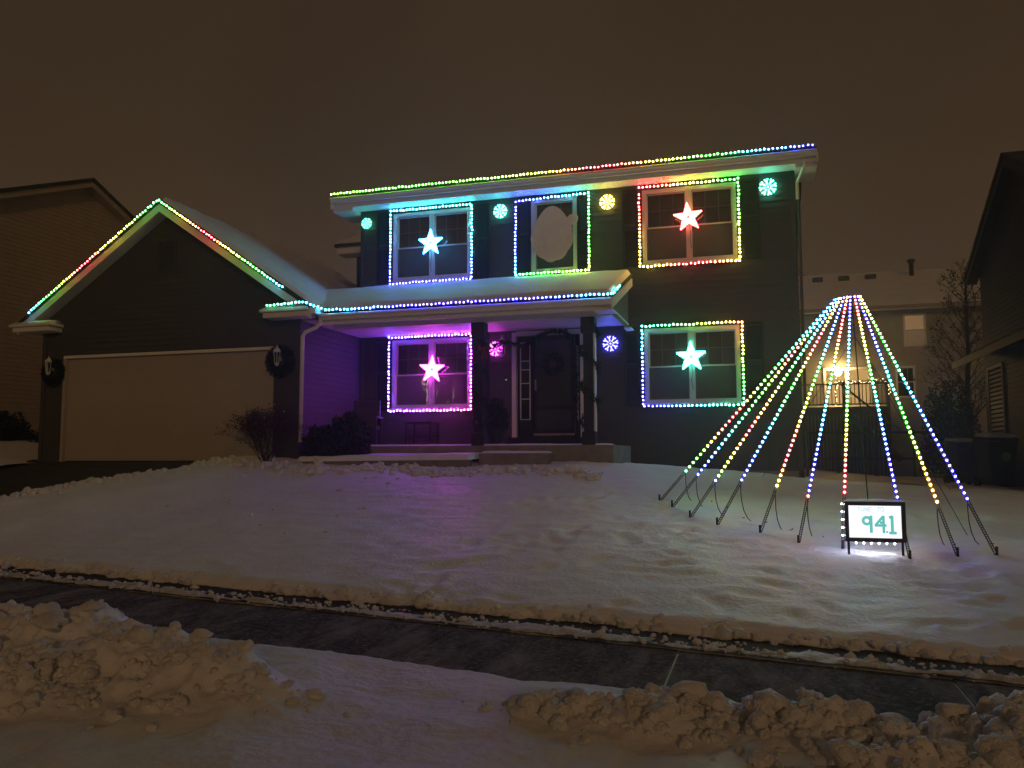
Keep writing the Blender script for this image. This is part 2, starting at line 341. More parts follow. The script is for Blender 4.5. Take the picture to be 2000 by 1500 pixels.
def clods(name, pts, label):
    V_ = []; F_ = []; n = 0
    for (cx, cy_, cz, r) in pts:
        iv, iff = (IV2, IF2) if r > .035 else (IV, IF)
        s = float(rng.integers(0,1000)); d = iv*np.array([rng.uniform(.8,1.2),rng.uniform(.7,1.15),rng.uniform(.55,.95)])
        q = 1+.42*n3(iv,s,1.5)+.24*n3(iv,s+9,3.4)+.15*n3(iv,s+5,7.5)+.07*n3(iv,s+3,15)
        for _ in range(4):                               # broken flats
            nn = rng.normal(size=3); nn /= np.linalg.norm(nn); h = rng.uniform(.5,.9); dd = (iv*q[:,None])@nn; q = np.where(dd > h, q*(h+(dd-h)*.25)/np.maximum(dd,1e-3), q)
        a = rng.uniform(0,6.28); R = np.array([[math.cos(a),-math.sin(a),0],[math.sin(a),math.cos(a),0],[0,0,1]])
        V_.append((d*q[:,None]*r)@R.T+np.array([cx,cy_,cz])); F_.append(iff+n); n += len(iv)
    V_ = np.vstack(V_); F_ = np.vstack(F_); me = bpy.data.meshes.new(name); me.from_pydata(V_.tolist(), [], F_.tolist()); me.materials.append(SNOWC)
    me.polygons.foreach_set('use_smooth', [True]*len(me.polygons)); me.update(); o = link(name, me); o['kind'] = 'stuff'; o['label'] = label; return o
pts = []
for k in range(2600):
    h = HUMPS[rng.integers(0,len(HUMPS))]; x = h[0]+rng.normal(0,h[2]*.75); y = h[1]-abs(rng.normal(0,h[3]*.75))*(.2+.8*rng.random())+rng.uniform(0,.12)
    r = float(np.clip(rng.lognormal(-3.85,.65),.007,.085)); pts.append((x,y,float(verge(np.array(x),np.array(y)))-r*.05,r))
for x,y,r in ((3.99,-9.0,.17),(3.82,-9.05,.13),(3.6,-9.15,.12),(4.22,-8.95,.09),(3.95,-9.5,.15),(3.72,-9.72,.10),(3.3,-9.3,.13),(3.05,-9.25,.12),(7.92,-9.12,.115),(8.57,-9.2,.10),(8.68,-9.22,.08),(9.55,-9.2,.16),(9.75,-9.3,.18),(7.75,-9.5,.06),(5.6,-9.75,.05),(5.95,-9.7,.025),(6.15,-9.65,.028),(7.1,-9.4,.09)):
    pts.append((x,y,float(verge(np.array(x),np.array(y)))+r*.05,r*.82))
clods('snow_bank_clods', pts, 'broken snow clods heaped on the banks before the sidewalk')
pts = []
for k in range(330):       # along the cut lip and the driveway edge and the front walk
    x = rng.uniform(-1,12); r = float(np.clip(rng.lognormal(-3.6,.5),.012,.075)); y = float(lip(x))+rng.normal(.02,.05); pts.append((x,y,float(lawn(np.array(x),np.array(y)))-.02+rng.uniform(-.05,.02),r))
for k in range(260):
    y = rng.uniform(-5.0,-.2); x = float(xedge(y))+.02+abs(rng.normal(0,.25)); r = float(np.clip(rng.lognormal(-3.3,.45),.015,.09)); pts.append((x,y,float(lawn(np.array(x),np.array(y)))+r*.2,r))
for k in range(420):
    x = rng.uniform(-.9,5.9); y = -.62+rng.normal(0,.16)-.25*max(0,math.sin(x*2.3))*rng.random(); r = float(np.clip(rng.lognormal(-3.2,.5),.015,.11)); pts.append((x,y,float(lawn(np.array(x),np.array(y)))+r*.25,r))
for k in range(25):
    x = rng.uniform(-1,3.2); y = rng.uniform(-4.5,-1); r = float(rng.uniform(.02,.05)); pts.append((x,y,float(lawn(np.array(x),np.array(y)))-r*.1,r))
for k in range(900):
    x = rng.uniform(-.5,12.5); r = float(np.clip(rng.lognormal(-4.3,.5),.006,.04)); y = float(edge(x))+.16+rng.normal(0,.10); pts.append((x,y,float(walkz(x))+.02+r*.3,r))
for k in range(260):
    x = rng.uniform(-.5,12.5); r = float(np.clip(rng.lognormal(-2.95,.4),.02,.10)); y = float(lip(x))+rng.normal(.0,.03); pts.append((x,y,float(lawn(np.array(x),np.array(y)))-.05+rng.uniform(-.05,.02),r))
clods('snow_lawn_clods', pts, 'small snow clods thrown along the lawn edges')
# ================================================================== the house
house = thing('house', 'two storey dark sided house with attached garage, trimmed with coloured lights', 'house')
HY, XR = 2.43, 9.09
UB = MB().add([(0,0,0),(1,0,0),(1,-.014,0),(0,-.014,0),(0,-.002,.118),(1,-.002,.118),(0,0.004,.118),(1,.004,.118)],[(3,2,5,4),(0,1,2,3),(4,5,7,6),(0,3,4,6),(1,7,5,2)]).mesh('siding_board', SIDE)
CH = .112
def cut(iv, holes):
    for a, b in holes:
        out = []
        for s, e in iv:
            if b <= s or a >= e: out.append((s,e)); continue
            if a > s: out.append((s,a))
            if b < e: out.append((b,e))
        iv = out
    return iv
def siding(parent, org, rz, z0, z1, rangef, holes):
    n = int((z1-z0)/CH)
    for k in range(n+1):
        z = z0+k*CH; r = rangef(z+CH*.6)
        if not r or r[1]-r[0] < .05: continue
        for s, e in cut([r], [(h[0],h[1]) for h in holes if h[2] < z+CH*.5 < h[3]]):
            if e-s < .02: continue
            o = link('siding_board', UB, parent); c, sn = math.cos(rz), math.sin(rz)
            o.location = (org[0]+c*s, org[1]+sn*s, z); o.rotation_euler = (0,0,rz); o.scale = (e-s,1,1)
def wallcells(mb, x0, x1, y0, y1, z0, z1, holes):
    xs = sorted({x0,x1,*[h[0] for h in holes],*[h[1] for h in holes]}); zs = sorted({z0,z1,*[h[2] for h in holes],*[h[3] for h in holes]})
    for a, b in zip(xs,xs[1:]):
        for c, d in zip(zs,zs[1:]):
            mx, mz = (a+b)/2, (c+d)/2
            if not any(h[0] < mx < h[1] and h[2] < mz < h[3] for h in holes): mb.box(a,b,y0,y1,c,d)
    return mb
W = {'upper_left':(.82,2.56,3.88,5.33), 'upper_mid':(3.93,4.85,3.86,5.36), 'upper_right':(6.22,7.99,3.88,5.34), 'lower_left':(.82,2.56,1.12,2.55), 'lower_right':(6.22,7.99,1.12,2.55)}
DOOR = (3.50,4.98,.32,2.62)
holes = list(W.values())+[DOOR]
fw = wallcells(MB(), 0, XR, HY+.002, HY+.16, -.8, 5.56, holes).build('front_wall', SIDE, house)
siding(fw, (0,HY,0), 0, -.45, 5.48, lambda z: (0.0,XR), holes)
# foundation strip
MB().box(5.9,XR+.02,HY-.03,HY-.001,-.9,-.20).build('foundation', CONC, house)
# corner posts, other walls
for xx in (.02, XR-.09): MB().box(xx,xx+.09,HY-.03,HY+.01,-.4,5.53).build('corner_trim', SIDE, house)
def lapwall(name, m, parent, org, rz, z0, z1, rangef, h=CH):
    mb = MB(); c, s_ = math.cos(rz), math.sin(rz); n = int((z1-z0)/h)+1
    def P(s, out, z): return (org[0]+c*s+s_*out, org[1]+s_*s-c*out, z)
    for k in range(n):
        z = z0+k*h; r = rangef(z+h*.6)
        if not r or r[1]-r[0] < .05: continue
        a, b = r; mb.add([P(a,0,z),P(b,0,z),P(b,.016,z),P(a,.016,z),P(a,.003,z+h),P(b,.003,z+h)], [(3,2,5,4),(0,1,2,3)])
        mb.add([P(a,-.05,z),P(b,-.05,z),P(a,-.05,z+h),P(b,-.05,z+h)], [(0,2,3,1)])
    return mb.build(name, m, parent)
RZ = 5.72; RP = .36; YB = 9.6; YM = (HY+YB)/2; RT = RZ+RP*(YM-1.93)
def gable_range(y0, y1, ym, zt, zeave, slope, flip=0):
    def f(z):
        if z < zeave: return (y0,y1)
        hlf = (zt-z)/slope
        return (max(y0,ym-hlf), min(y1,ym+hlf)) if hlf > .05 else None
    return f
lapwall('side_wall', SIDE, house, (XR,0,0), math.pi/2, -.8, RT-.1, gable_range(HY,YB,YM,RT-.1,5.45,RP))
f_ = gable_range(HY,YB,YM,RT-.1,5.45,RP)
lapwall('side_wall', SIDE, house, (0,0,0), -math.pi/2, -.3, RT-.1, lambda z: (lambda r: (-r[1],-r[0]) if r else None)(f_(z)))
MB().box(0,XR,YB-.1,YB,-.8,5.5).build('rear_wall', SIDE, house)
# main roof
x0, x1 = -.47, XR+.38; ye = 1.93; th = .045
def slope_slab(mb, x0, x1, ya, za, yb, zb, t):
    return mb.hexa([(x0,ya,za-t),(x1,ya,za-t),(x1,yb,zb-t),(x0,yb,zb-t),(x0,ya,za),(x1,ya,za),(x1,yb,zb),(x0,yb,zb)])
ro = slope_slab(MB(), x0, x1, ye-.02, RZ, YM, RT, th); slope_slab(ro, x0, x1, YM, RT, 2*YM-ye, RZ, th)
roof = ro.build('main_roof', SHING, house)
def snowslab(name, quad, t, parent, nx=60, ny=14, seed=0, inset=.05, m=SNOW):
    # quad: p00 (eave left), p10 (eave right), p11 (top right), p01 (top left); rounded, slightly wavy blanket
    P = [np.array(p, float) for p in quad]; u, v = np.meshgrid(np.linspace(0,1,nx), np.linspace(0,1,ny))
    Q = (P[0][None,None]*((1-u)*(1-v))[...,None]+P[1][None,None]*(u*(1-v))[...,None]+P[2][None,None]*(u*v)[...,None]+P[3][None,None]*((1-u)*v)[...,None])
    L = np.linalg.norm(P[1]-P[0]); H = np.linalg.norm(P[3]-P[0])
    d = np.minimum(np.minimum(u*L,(1-u)*L), np.minimum(v*H, (1-v)*H+.3)); prof = np.sqrt(np.clip(1-(1-np.clip(d/.09,0,1))**2,0,1))
    Q[...,2] += .002+t*prof*(1+.25*fbm(Q[...,0]*1.3,Q[...,1]*1.6+Q[...,2],3,seed))+.008*fbm(Q[...,0]*6,Q[...,1]*6,3,seed+2)*prof
    return gridmesh(name, Q[...,0], Q[...,1], Q[...,2], m, parent)
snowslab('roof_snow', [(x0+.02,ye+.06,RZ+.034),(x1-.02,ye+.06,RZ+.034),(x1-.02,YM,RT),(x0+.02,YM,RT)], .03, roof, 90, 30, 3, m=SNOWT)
snowslab('roof_snow', [(x0+.02,YM,RT),(x1-.02,YM,RT),(x1-.02,2*YM-ye,RZ),(x0+.02,2*YM-ye,RZ)], .09, roof, 40, 10, 4)
# gutter (K-profile), fascia, soffit boards
gp = [(0,0),(0,.12),(-.10,.12),(-.125,.10),(-.125,.075),(-.09,.04),(-.08,0)]
def gutter(parent, a, b, zt, name='gutter'):
    # along x, back at y
    n = len(gp); V_ = [(a[0],a[1]+p[0],zt-.12+p[1]) for p in gp]+[(b[0],b[1]+p[0],zt-.12+p[1]) for p in gp]
    return MB().add(V_, [tuple(range(n))[::-1], tuple(range(n,2*n))]+[(i,(i+1)%n,(i+1)%n+n,i+n) for i in range(n)]).build(name, WHITE, parent)
MB().box(x0,x1,ye+.055,ye+.08,5.47,RZ-.03).build('fascia', WHITE, house)
gutter(house, (x0,ye+.052,0), (x1,ye+.052,0), RZ-.038)
sf = MB()
k = x0
while k < x1-.1:
    sf.box(k+.004, min(k+.096,x1), ye+.085, HY-.02, 5.478, 5.49); k += .1
so = sf.build('soffit', WHITE, house); so['kind'] = 'stuff'
MB().box(x0,x1,ye+.09,HY,5.492,5.50).build('soffit_back', WHITE, house)
for xx, s in ((x0,-1),(x1,1)):
    mb = MB().hexa([(xx-.02,ye,RZ-.28),(xx+.02,ye,RZ-.28),(xx+.02,YM,RT-.28),(xx-.02,YM,RT-.28),(xx-.02,ye,RZ-.105),(xx+.02,ye,RZ-.105),(xx+.02,YM,RT-.105),(xx-.02,YM,RT-.105)])
    mb.build('rake_board', WHITE, house)
    MB().box(min(xx,(0 if s<0 else XR)),max(xx,(0 if s<0 else XR)),ye+.085,HY+.5,5.40,5.475).build('eave_return', WHITE, house)
# downspout at the right corner of the upper eave
MB().tube([(XR+.16,ye+.0,5.5),(XR+.16,ye+.05,5.42),(XR+.04,HY-.06,5.22),(XR+.04,HY-.06,4.9)], .032, 8).build('downspout', WHITE, house)
MB().tube([(XR+.055,HY-.05,4.9),(XR+.055,HY-.05,-.30)], .030, 8).build('downspout', SIDE, house)
# set-back wing on the left
MB().box(-1.9,0,5.9,YB,2.0,5.5).build('wing_wall', SIDE, house)
MB().box(-2.25,0,5.45,5.95,5.40,5.55).build('wing_eave', WHITE, house)
mb = MB(); slope_slab(mb, -2.3, 0, 5.40, 5.66, 7.6, 5.66+.42*2.2, .1); mb.build('wing_roof', SHING, house)
snowslab('roof_snow', [(-2.28,5.42,5.67),(0,5.42,5.67),(0,7.6,5.67+.42*2.18),(-2.28,7.6,5.67+.42*2.18)], .08, house, 20, 12, 9)
# ---- windows
def window(key, units):
    x0, x1, z0, z1 = W[key]; wn = link('window', None, house)
    y = HY
    fr = .055; mw = .10
    def ring(mb, a, b, c, d, t, y0, y1):
        mb.box(a,a+t,y0,y1,c,d); mb.box(b-t,b,y0,y1,c,d); mb.box(a+t,b-t,y0,y1,c,c+t); mb.box(a+t,b-t,y0,y1,d-t,d); return mb
    ring(MB(), x0-.02, x1+.02, z0-.02, z1+.02, fr+.02, y-.045, y+.10).build('frame', VINYL, wn)
    ux = [(x0+fr, x1-fr)] if units == 1 else [(x0+fr,(x0+x1)/2-mw/2),((x0+x1)/2+mw/2,x1-fr)]
    if units == 2: MB().box((x0+x1)/2-mw/2,(x0+x1)/2+mw/2,y-.04,y+.098,z0+fr,z1-fr).build('mullion', VINYL, wn)
    zm = z0+fr+(z1-z0-2*fr)*.49
    for a, b in ux:
        ring(MB(), a, b, zm-.015, z1-fr, .028, y+.02, y+.055).build('upper_sash', VINYL, wn)
        ring(MB(), a, b, z0+fr, zm+.02, .034, y+.058, y+.09).build('lower_sash', VINYL, wn)
        p = MB().box(a+.028,b-.028,y+.036,y+.040,zm+.01,z1-fr-.028).build('pane', GLASS, wn)
        for q in (1/3,2/3): MB().box(a+(b-a)*q-.010,a+(b-a)*q+.010,y+.0415,y+.047,zm+.013,z1-fr-.03).build('muntin', WHITE, wn)
        zc = (zm+z1-fr)/2; MB().box(a+.03,b-.03,y+.0475,y+.052,zc-.010,zc+.010).build('muntin', WHITE, wn)
        MB().box(a+.034,b-.034,y+.072,y+.076,z0+fr+.034,zm-.014).build('pane', GLASS, wn)
        MB().box(a+.01,b-.01,y+.028,y+.031,z0+fr+.005,zm-.018).build('insect_screen', GLASSD, wn)
        bl = MB(); z = z0+fr+.02; zlo = z if key != 'lower_left' else zm-.05
        z = zlo
        while z < z1-fr-.02:
            bl.add([(a,y+.115,z),(b,y+.115,z),(b,y+.128,z+.030),(a,y+.128,z+.030)], [(0,1,2,3)]); z += .027
        o = bl.build('blind', BLIND, wn); o['kind'] = 'stuff'
    mb = MB(); mb.box(x0-.05,x1+.05,y+.162,y+.165,z0-.05,z1+.05) if key != 'lower_left' else mb.box(x0-.3,x1+.3,y+.9,y+.92,z0-.3,z1+.3)
    mb.build('room_back', DARK, wn)
    MB().box(x0-.04,x1+.04,y-.07,y-.046,z0-.045,z0-.012).build('sill', VINYL, wn)
    return wn
for k in W: window(k, 1 if k == 'upper_mid' else 2)
def shutter(x0, x1, z0, z1):
    s = link('shutter', None, house); y = HY-.018
    MB().box(x0,x0+.045,y-.03,y,z0,z1).build('stile', SHUT, s); MB().box(x1-.045,x1,y-.03,y,z0,z1).build('stile', SHUT, s)
    for a, b in ((z0,z0+.07),(z1-.06,z1),((z0+z1)/2-.03,(z0+z1)/2+.03)): MB().box(x0+.045,x1-.045,y-.03,y,a,b).build('rail', SHUT, s)
    lv = MB(); z = z0+.08
    while z < z1-.09:
        if abs(z-(z0+z1)/2) > .05: lv.add([(x0+.045,y-.026,z),(x1-.045,y-.026,z),(x1-.045,y-.006,z+.036),(x0+.045,y-.006,z+.036)], [(0,1,2,3)])
        z += .04
    o = lv.build('louvre', SHUT, s); o['kind'] = 'stuff'
for a, b, c, d in ((.40,.71,3.82,5.42),(2.68,2.99,3.80,5.40),(3.63,3.90,3.86,5.36),(4.88,5.10,3.86,5.36),(5.80,6.11,3.82,5.40),(8.10,8.44,3.84,5.41),(.40,.71,1.06,2.62),(2.68,2.99,1.06,2.62),(5.80,6.11,1.06,2.62),(8.10,8.44,1.06,2.62)):
    shutter(a, b, c, d)
# ---- garage
GL, GR = -6.13, 0.0; GC = (GL+GR)/2; GP = .675; GRZ = 5.24     # ridge height of the roof top
GD = (GC-2.44, GC+2.44)
gh = [(GD[0]-.05,GD[1]+.05,-.3,2.19)]
gw = link('garage_front_wall', None, house)
mb = wallcells(MB(), GL, GR, .002, .15, -.6, 2.80, gh); mb.prism([(GL,2.80),(GR,2.80),(GR,2.9),(GC,GRZ-.12),(GL,2.9)], .002, .15); mb.build('sheathing', SIDE, gw)
VENT = (GC-.24,GC+.20,3.78,4.48)
siding(gw, (0,0,0), 0, -.35, 5.0, lambda z: (GL,GR) if z < 2.9 else ((GC-(GRZ-.1-z)/GP, GC+(GRZ-.1-z)/GP) if z < GRZ-.2 else None), gh+[VENT])
for xx in (GL-.01, GR-.08): MB().box(xx,xx+.09,-.03,.01,-.5,2.7).build('corner_trim', SIDE, house)
lapwall('garage_side_wall', SIDE, house, (GR,0,0), math.pi/2, -.4, 2.8, lambda z: (.0,HY))
lapwall('garage_side_wall', SIDE, house, (GL,0,0), -math.pi/2, -.4, 2.8, lambda z: (-6.7,0))
MB().box(GL,GR,6.6,6.7,-.4,2.85).build('garage_rear_wall', SIDE, house)
gd = link('garage_door', None, house)
for k in range(4):
    a, b = .02+k*.53, .02+(k+1)*.53-.0012
    MB().box(GD[0],GD[1],.045,.09,a,b).build('door_section', GDOOR, gd)
MB().box(GD[0],GD[1],.05,.09,0.0,.018).build('rubber_seal', BLACKP, gd)
mb = MB(); mb.box(GD[0]-.07,GD[0],-.03,.10,-.0,2.14); mb.box(GD[1],GD[1]+.07,-.03,.10,0,2.14); mb.build('jamb_trim', GDOOR, gd)
MB().box(GD[0]-.07,GD[1]+.07,-.032,.10,2.141,2.20).build('head_trim', WHITE, gd)
vt = link('gable_vent', None, house); a, b, c, d = VENT
mb = MB(); mb.box(a,a+.04,-.03,.0,c,d); mb.box(b-.04,b,-.03,.0,c,d); mb.box(a+.04,b-.04,-.03,0,c,c+.04); mb.box(a+.04,b-.04,-.03,0,d-.04,d); mb.build('vent_frame', SIDE, vt)
lv = MB(); z = c+.05
while z < d-.06: lv.add([(a+.04,-.026,z),(b-.04,-.026,z),(b-.04,-.002,z+.045),(a+.04,-.002,z+.045)], [(0,1,2,3)]); z += .055
o = lv.build('vent_slats', SIDE, vt); o['kind'] = 'stuff'
# garage roof
gx0, gx1, gy0, gy1 = GL-.40, GR+.40, -.33, 6.9
ze = GRZ-GP*(GC-gx0)
def rslab(mb, xa, za, xb, zb, y0, y1, t): return mb.hexa([(xa,y0,za-t),(xb,y0,zb-t),(xb,y1,zb-t),(xa,y1,za-t),(xa,y0,za),(xb,y0,zb),(xb,y1,zb),(xa,y1,za)])
mb = rslab(MB(), gx0, ze, GC, GRZ, gy0, gy1, .09); rslab(mb, GC, GRZ, gx1, ze, gy0, gy1, .09)
groof = mb.build('garage_roof', SHING, house)
snowslab('roof_snow', [(gx1-.05,gy0+.10,ze+.036),(gx1-.05,gy1,ze+.036),(GC,gy1,GRZ),(GC,gy0+.10,GRZ)], .08, groof, 90, 40, 5)
snowslab('roof_snow', [(gx0+.05,gy1,ze+.036),(gx0+.05,gy0+.10,ze+.036),(GC,gy0+.10,GRZ),(GC,gy1,GRZ)], .08, groof, 60, 30, 6)
for s, xe in ((-1,gx0),(1,gx1)):
    dz = -.095
    # rake board and rake soffit
    MB().hexa([(GC,gy0+.012,GRZ+dz-.16),(xe,gy0+.012,ze+dz-.16),(xe,gy0+.035,ze+dz-.16),(GC,gy0+.035,GRZ+dz-.16),(GC,gy0+.012,GRZ+dz),(xe,gy0+.012,ze+dz),(xe,gy0+.035,ze+dz),(GC,gy0+.035,GRZ+dz)]).build('rake_board', WHITE, house)
    MB().hexa([(GC,gy0+.036,GRZ+dz-.15),(xe-s*.25,gy0+.036,ze+GP*.25+dz-.15),(xe-s*.25,-.018,ze+GP*.25+dz-.15),(GC,-.018,GRZ+dz-.15),(GC,gy0+.036,GRZ+dz-.135),(xe-s*.25,gy0+.036,ze+GP*.25+dz-.135),(xe-s*.25,-.018,ze+GP*.25+dz-.135),(GC,-.018,GRZ+dz-.135)]).build('rake_soffit', WHITE, house)
# cornice returns
def cornice(x0, x1, name='cornice_return'):
    c_ = link(name, None, house)
    MB().box(x0,x1,-.40,.02,2.80,2.86).build('crown', WHITE, c_, bevel=.012); MB().box(x0+.05,x1-.05,-.35,.02,2.70,2.799).build('frieze', WHITE, c_, bevel=.012)
    MB().hexa([(x0+.02,-.38,2.861),(x1-.02,-.38,2.861),(x1-.02,.0,2.861),(x0+.02,.0,2.861),(x0+.1,-.30,2.93),(x1-.1,-.30,2.93),(x1-.1,-.03,2.97),(x0+.1,-.03,2.97)]).build('return_snow', SNOW, c_, True)
cornice(-6.68,-5.62); cornice(-.66,.36)
# side gutter of the garage, downspout into the porch corner
MB().box(gx1-.02,gx1+.10,-.34,.12,ze-.17,ze-.05).build('gutter', WHITE, house, bevel=.01)
MB().box(gx0-.10,gx0+.02,-.34,6.9,ze-.17,ze-.05).build('gutter', WHITE, house, bevel=.01)
MB().box(GR+.02,gx1-.02,-.02,2.0,ze-.16,ze-.14).build('soffit', WHITE, house)
MB().tube([(.44,-.02,2.74),(.44,-.04,2.60),(.36,-.05,2.52),(.14,-.06,2.44),(.08,-.06,2.36),(.075,-.06,.36)], .038, 8).build('downspout', WHITE, house, True)
# ---- porch
PX1 = 5.98; PE = 2.81; PT = 3.69
def pz(y): return PE+(PT-PE)*(y+.05)/(HY+.05)
mb = slope_slab(MB(), .40, PX1, -.05, PE, HY, PT, .045); proof = mb.build('porch_roof', SHING, house)
mb = snowslab('porch_snow', [(.12,-.0,pz(0)),(PX1-.03,0.0,pz(0)),(PX1-.03,HY-.02,PT),(-1.1,HY-.02,PT)], .10, proof, 130, 40, 7)
gutter(house, (.44,.0,0), (PX1,.0,0), PE-.042)
MB().box(.40,PX1,.001,.025,2.57,PE-.04).build('porch_fascia', WHITE, house)
MB().box(.42,PX1-.10,.45,.66,2.545,2.66).build('porch_beam', WHITE, house, bevel=.006)
mb = MB(); k = .05
while k < HY-.03: mb.box(.03,PX1-.08,k,k+.113,2.664,2.674); k += .12
o = mb.build('porch_ceiling', WHITE, house); o['kind'] = 'stuff'
MB().box(.03,PX1-.08,.03,HY,2.676,2.69).build('ceiling_back', WHITE, house)
# gable end of the shed roof
MB().add([(PX1-.09,0.0,2.57),(PX1-.09,HY,2.57),(PX1-.09,HY,PT-.09),(PX1-.09,0,PE-.09)], [(0,1,2,3)]).build('porch_end_wall', SIDE, house)
MB().hexa([(PX1-.03,-.05,PE-.24),(PX1,-.05,PE-.24),(PX1,HY,PT-.24),(PX1-.03,HY,PT-.24),(PX1-.03,-.05,PE-.082),(PX1,-.05,PE-.082),(PX1,HY,PT-.082),(PX1-.03,HY,PT-.082)]).build('rake_board', WHITE, house)
MB().box(PX1-.30,PX1+.02,-.12,.30,2.545,2.568).build('eave_return', WHITE, house); 
MB().box(PX1-.12,PX1+.02,2.0,HY-.02,2.545,2.568).build('eave_return', WHITE, house)
porch = link('porch_floor', None, house)
MB().box(.01,5.90,.42,HY,-.4,.28).build('slab_base', CONC, porch, bevel=.01)
snowslab('porch_floor_snow', [(.8,.44,.281),(5.88,.44,.281),(5.88,.72,.281),(.8,.72,.281)], .028, porch, 90, 8, 12)
MB().box(3.58,4.85,.02,.41,-.4,.14).build('step', CONC, porch, bevel=.01)
snowslab('step_snow', [(3.6,.04,.141),(4.83,.04,.141),(4.83,.38,.141),(3.6,.38,.141)], .04, porch, 30, 8, 13)
MB().box(3.46,5.0,HY-.28,HY-.002,.281,.46).build('door_step', DOORM, porch)
for px in (3.41, 5.46):
    p = link('porch_post', None, house); s = .088
    MB().box(px-s,px+s,.555-s,.555+s,.30,2.543).build('shaft', POSTM, p, bevel=.006)
    MB().box(px-.125,px+.125,.43,.68,2.26,2.542).build('capital', POSTM, p, bevel=.008); MB().box(px-.12,px+.12,.435,.675,.283,.52).build('plinth', POSTM, p, bevel=.008)
    if px > 5: MB().box(px+s+.004,px+s+.03,.50,.64,.35,2.5).build('side_trim', WHITE, p)
# planting bed kerb with snow in front of the porch
bed = link('bed_edging', None, house)
MB().box(.25,3.5,-.28,-.10,-.35,.03).build('edging', CONC, bed, bevel=.01)
snowslab('bed_snow', [(.15,-.32,.0),(3.55,-.32,.03),(3.55,.40,.06),(.15,.40,.03)], .10, bed, 90, 18, 14)
# ---- entrance
dr = link('entrance', None, house); x0,x1,z0,z1 = 3.50,4.98,.46,2.62
mb = MB(); mb.box(x0-.02,x0+.07,HY-.04,HY+.1,z0,z1); mb.box(x1-.07,x1+.02,HY-.04,HY+.1,z0,z1); mb.box(x0+.07,x1-.07,HY-.04,HY+.1,z1-.07,z1+.02); mb.build('door_frame', WHITE, dr)
MB().box(x0,x1,HY+.101,HY+.12,.2,z1).build('backing', DOORM, dr)
MB().box(3.93,4.78,HY+.02,HY+.065,.545,2.53).build('storm_door', DOORM, dr, bevel=.005)
MB().box(4.02,4.69,HY+.012,HY+.018,1.10,2.45).build('door_glass', GLASS, dr)
MB().box(4.0,4.70,HY+.013,HY+.019,.62,1.02).build('kick_panel', mat('kick_panel', (.05,.045,.04), .4, .1), dr)
MB().box(3.94,4.77,HY-.06,HY+.015,.50,.54).build('threshold', BRASS, dr, bevel=.004)
h_ = MB(); h_.box(3.955,3.985,HY-.02,HY+.018,1.42,1.64); h_.build('door_handle', METAL, dr, bevel=.006)
MB().box(3.59,3.90,HY+.03,HY+.06,.47,2.54).build('sidelight_panel', DOORM, dr)
mb = MB(); a,b,c,d = 3.64,3.86,.82,2.42; mb.box(a,a+.022,HY+.015,HY+.03,c,d); mb.box(b-.022,b,HY+.015,HY+.03,c,d)
for z in (c, c+.42, c+.74, c+1.02, c+1.20, d-.02): mb.box(a+.022,b-.022,HY+.015,HY+.03,z,z+.018)
mb.build('sidelight_grid', VINYL, dr); MB().box(a+.022,b-.022,HY+.024,HY+.027,c+.02,d-.02).build('pane', GLASS, dr)
MB().box(4.83,4.86,HY-.01,HY+.03,.8,2.3).build('sidelight_grid', VINYL, dr)
MB().box(3.335,3.385,HY-.045,HY-.02,1.59,1.72).build('doorbell', BLACKP, house)
MB().add([Vector((3.36,HY-.047,1.65))+v*.012 for v in ICO_V], ICO_F).build('doorbell_light', emat('bell_glow', (1,.85,.7), 1.5), house)
# ================================================================== LED strings
def string(name, label, cat, path, keys, track=True, group=None, off=(0,-.022,0), r=.018, tw=.034, td=.02, step=SP, tup=(0,0,1), gain=1.0):
    t = thing(name, label, cat, path[0], group); o0 = Vector(path[0])
    if track:
        for a, b in zip(path, path[1:]):
            MB().beam(Vector(a)-o0, Vector(b)-o0, td, tw, tup).build('track', TRACK, t)
    for p, s in pix(path, step):
        j = Vector((random.gauss(0,.004), random.gauss(0,.002), random.gauss(0,.005)))
        bulb(p-o0+Vector(off)+j, hue_at(keys, s), t, r, gain*random.choice((1.25,1.0,.7)))
    return t
EAVE_Y, EAVE_Z = 1.895, 5.755
string('eave_light_string', 'long rainbow string of bulbs along the upper main roof eave', 'string lights', [(-.44,EAVE_Y,EAVE_Z),(XR+.34,EAVE_Y,EAVE_Z)],
       [(0,88),(.16,108),(.37,94),(.49,66),(.55,20),(.585,0),(.61,0),(.66,32),(.72,62),(.82,122),(.90,190),(1,232)])
gz = lambda x: GRZ-GP*abs(x-GC)+.0
yy = gy0-.012
gt = string('gable_light_string', 'peaked rainbow string of bulbs outlining the garage gable', 'string lights', [(-6.19,yy,gz(-6.19)-.03),(GC,yy,GRZ-.03),(-.13,yy,gz(-.13)-.03)],
       [(0,185),(.05,150),(.12,80),(.17,50),(.21,8),(.235,0),(.26,25),(.31,55),(.40,75),(.47,130),(.5,150),(.54,120),(.60,65),(.66,35),(.70,0),(.725,0),(.76,45),(.82,80),(.88,120),(.95,170),(1,190)])
string('porch_light_string', 'blue and cyan string of bulbs along the porch gutter', 'string lights', [(-.47,-.39,2.925),(.30,-.41,2.945),(.50,-.16,2.865),(.62,-.10,PE+.012),(PX1-.02,-.10,PE+.012),(PX1+.02,.0,PE+.03),(PX1+.02,.75,pz(.75)+.02)],
       [(0,150),(.11,172),(.2,190),(.30,212),(.40,238),(.50,250),(.62,240),(.72,228),(.82,200),(.9,180),(1,160)])
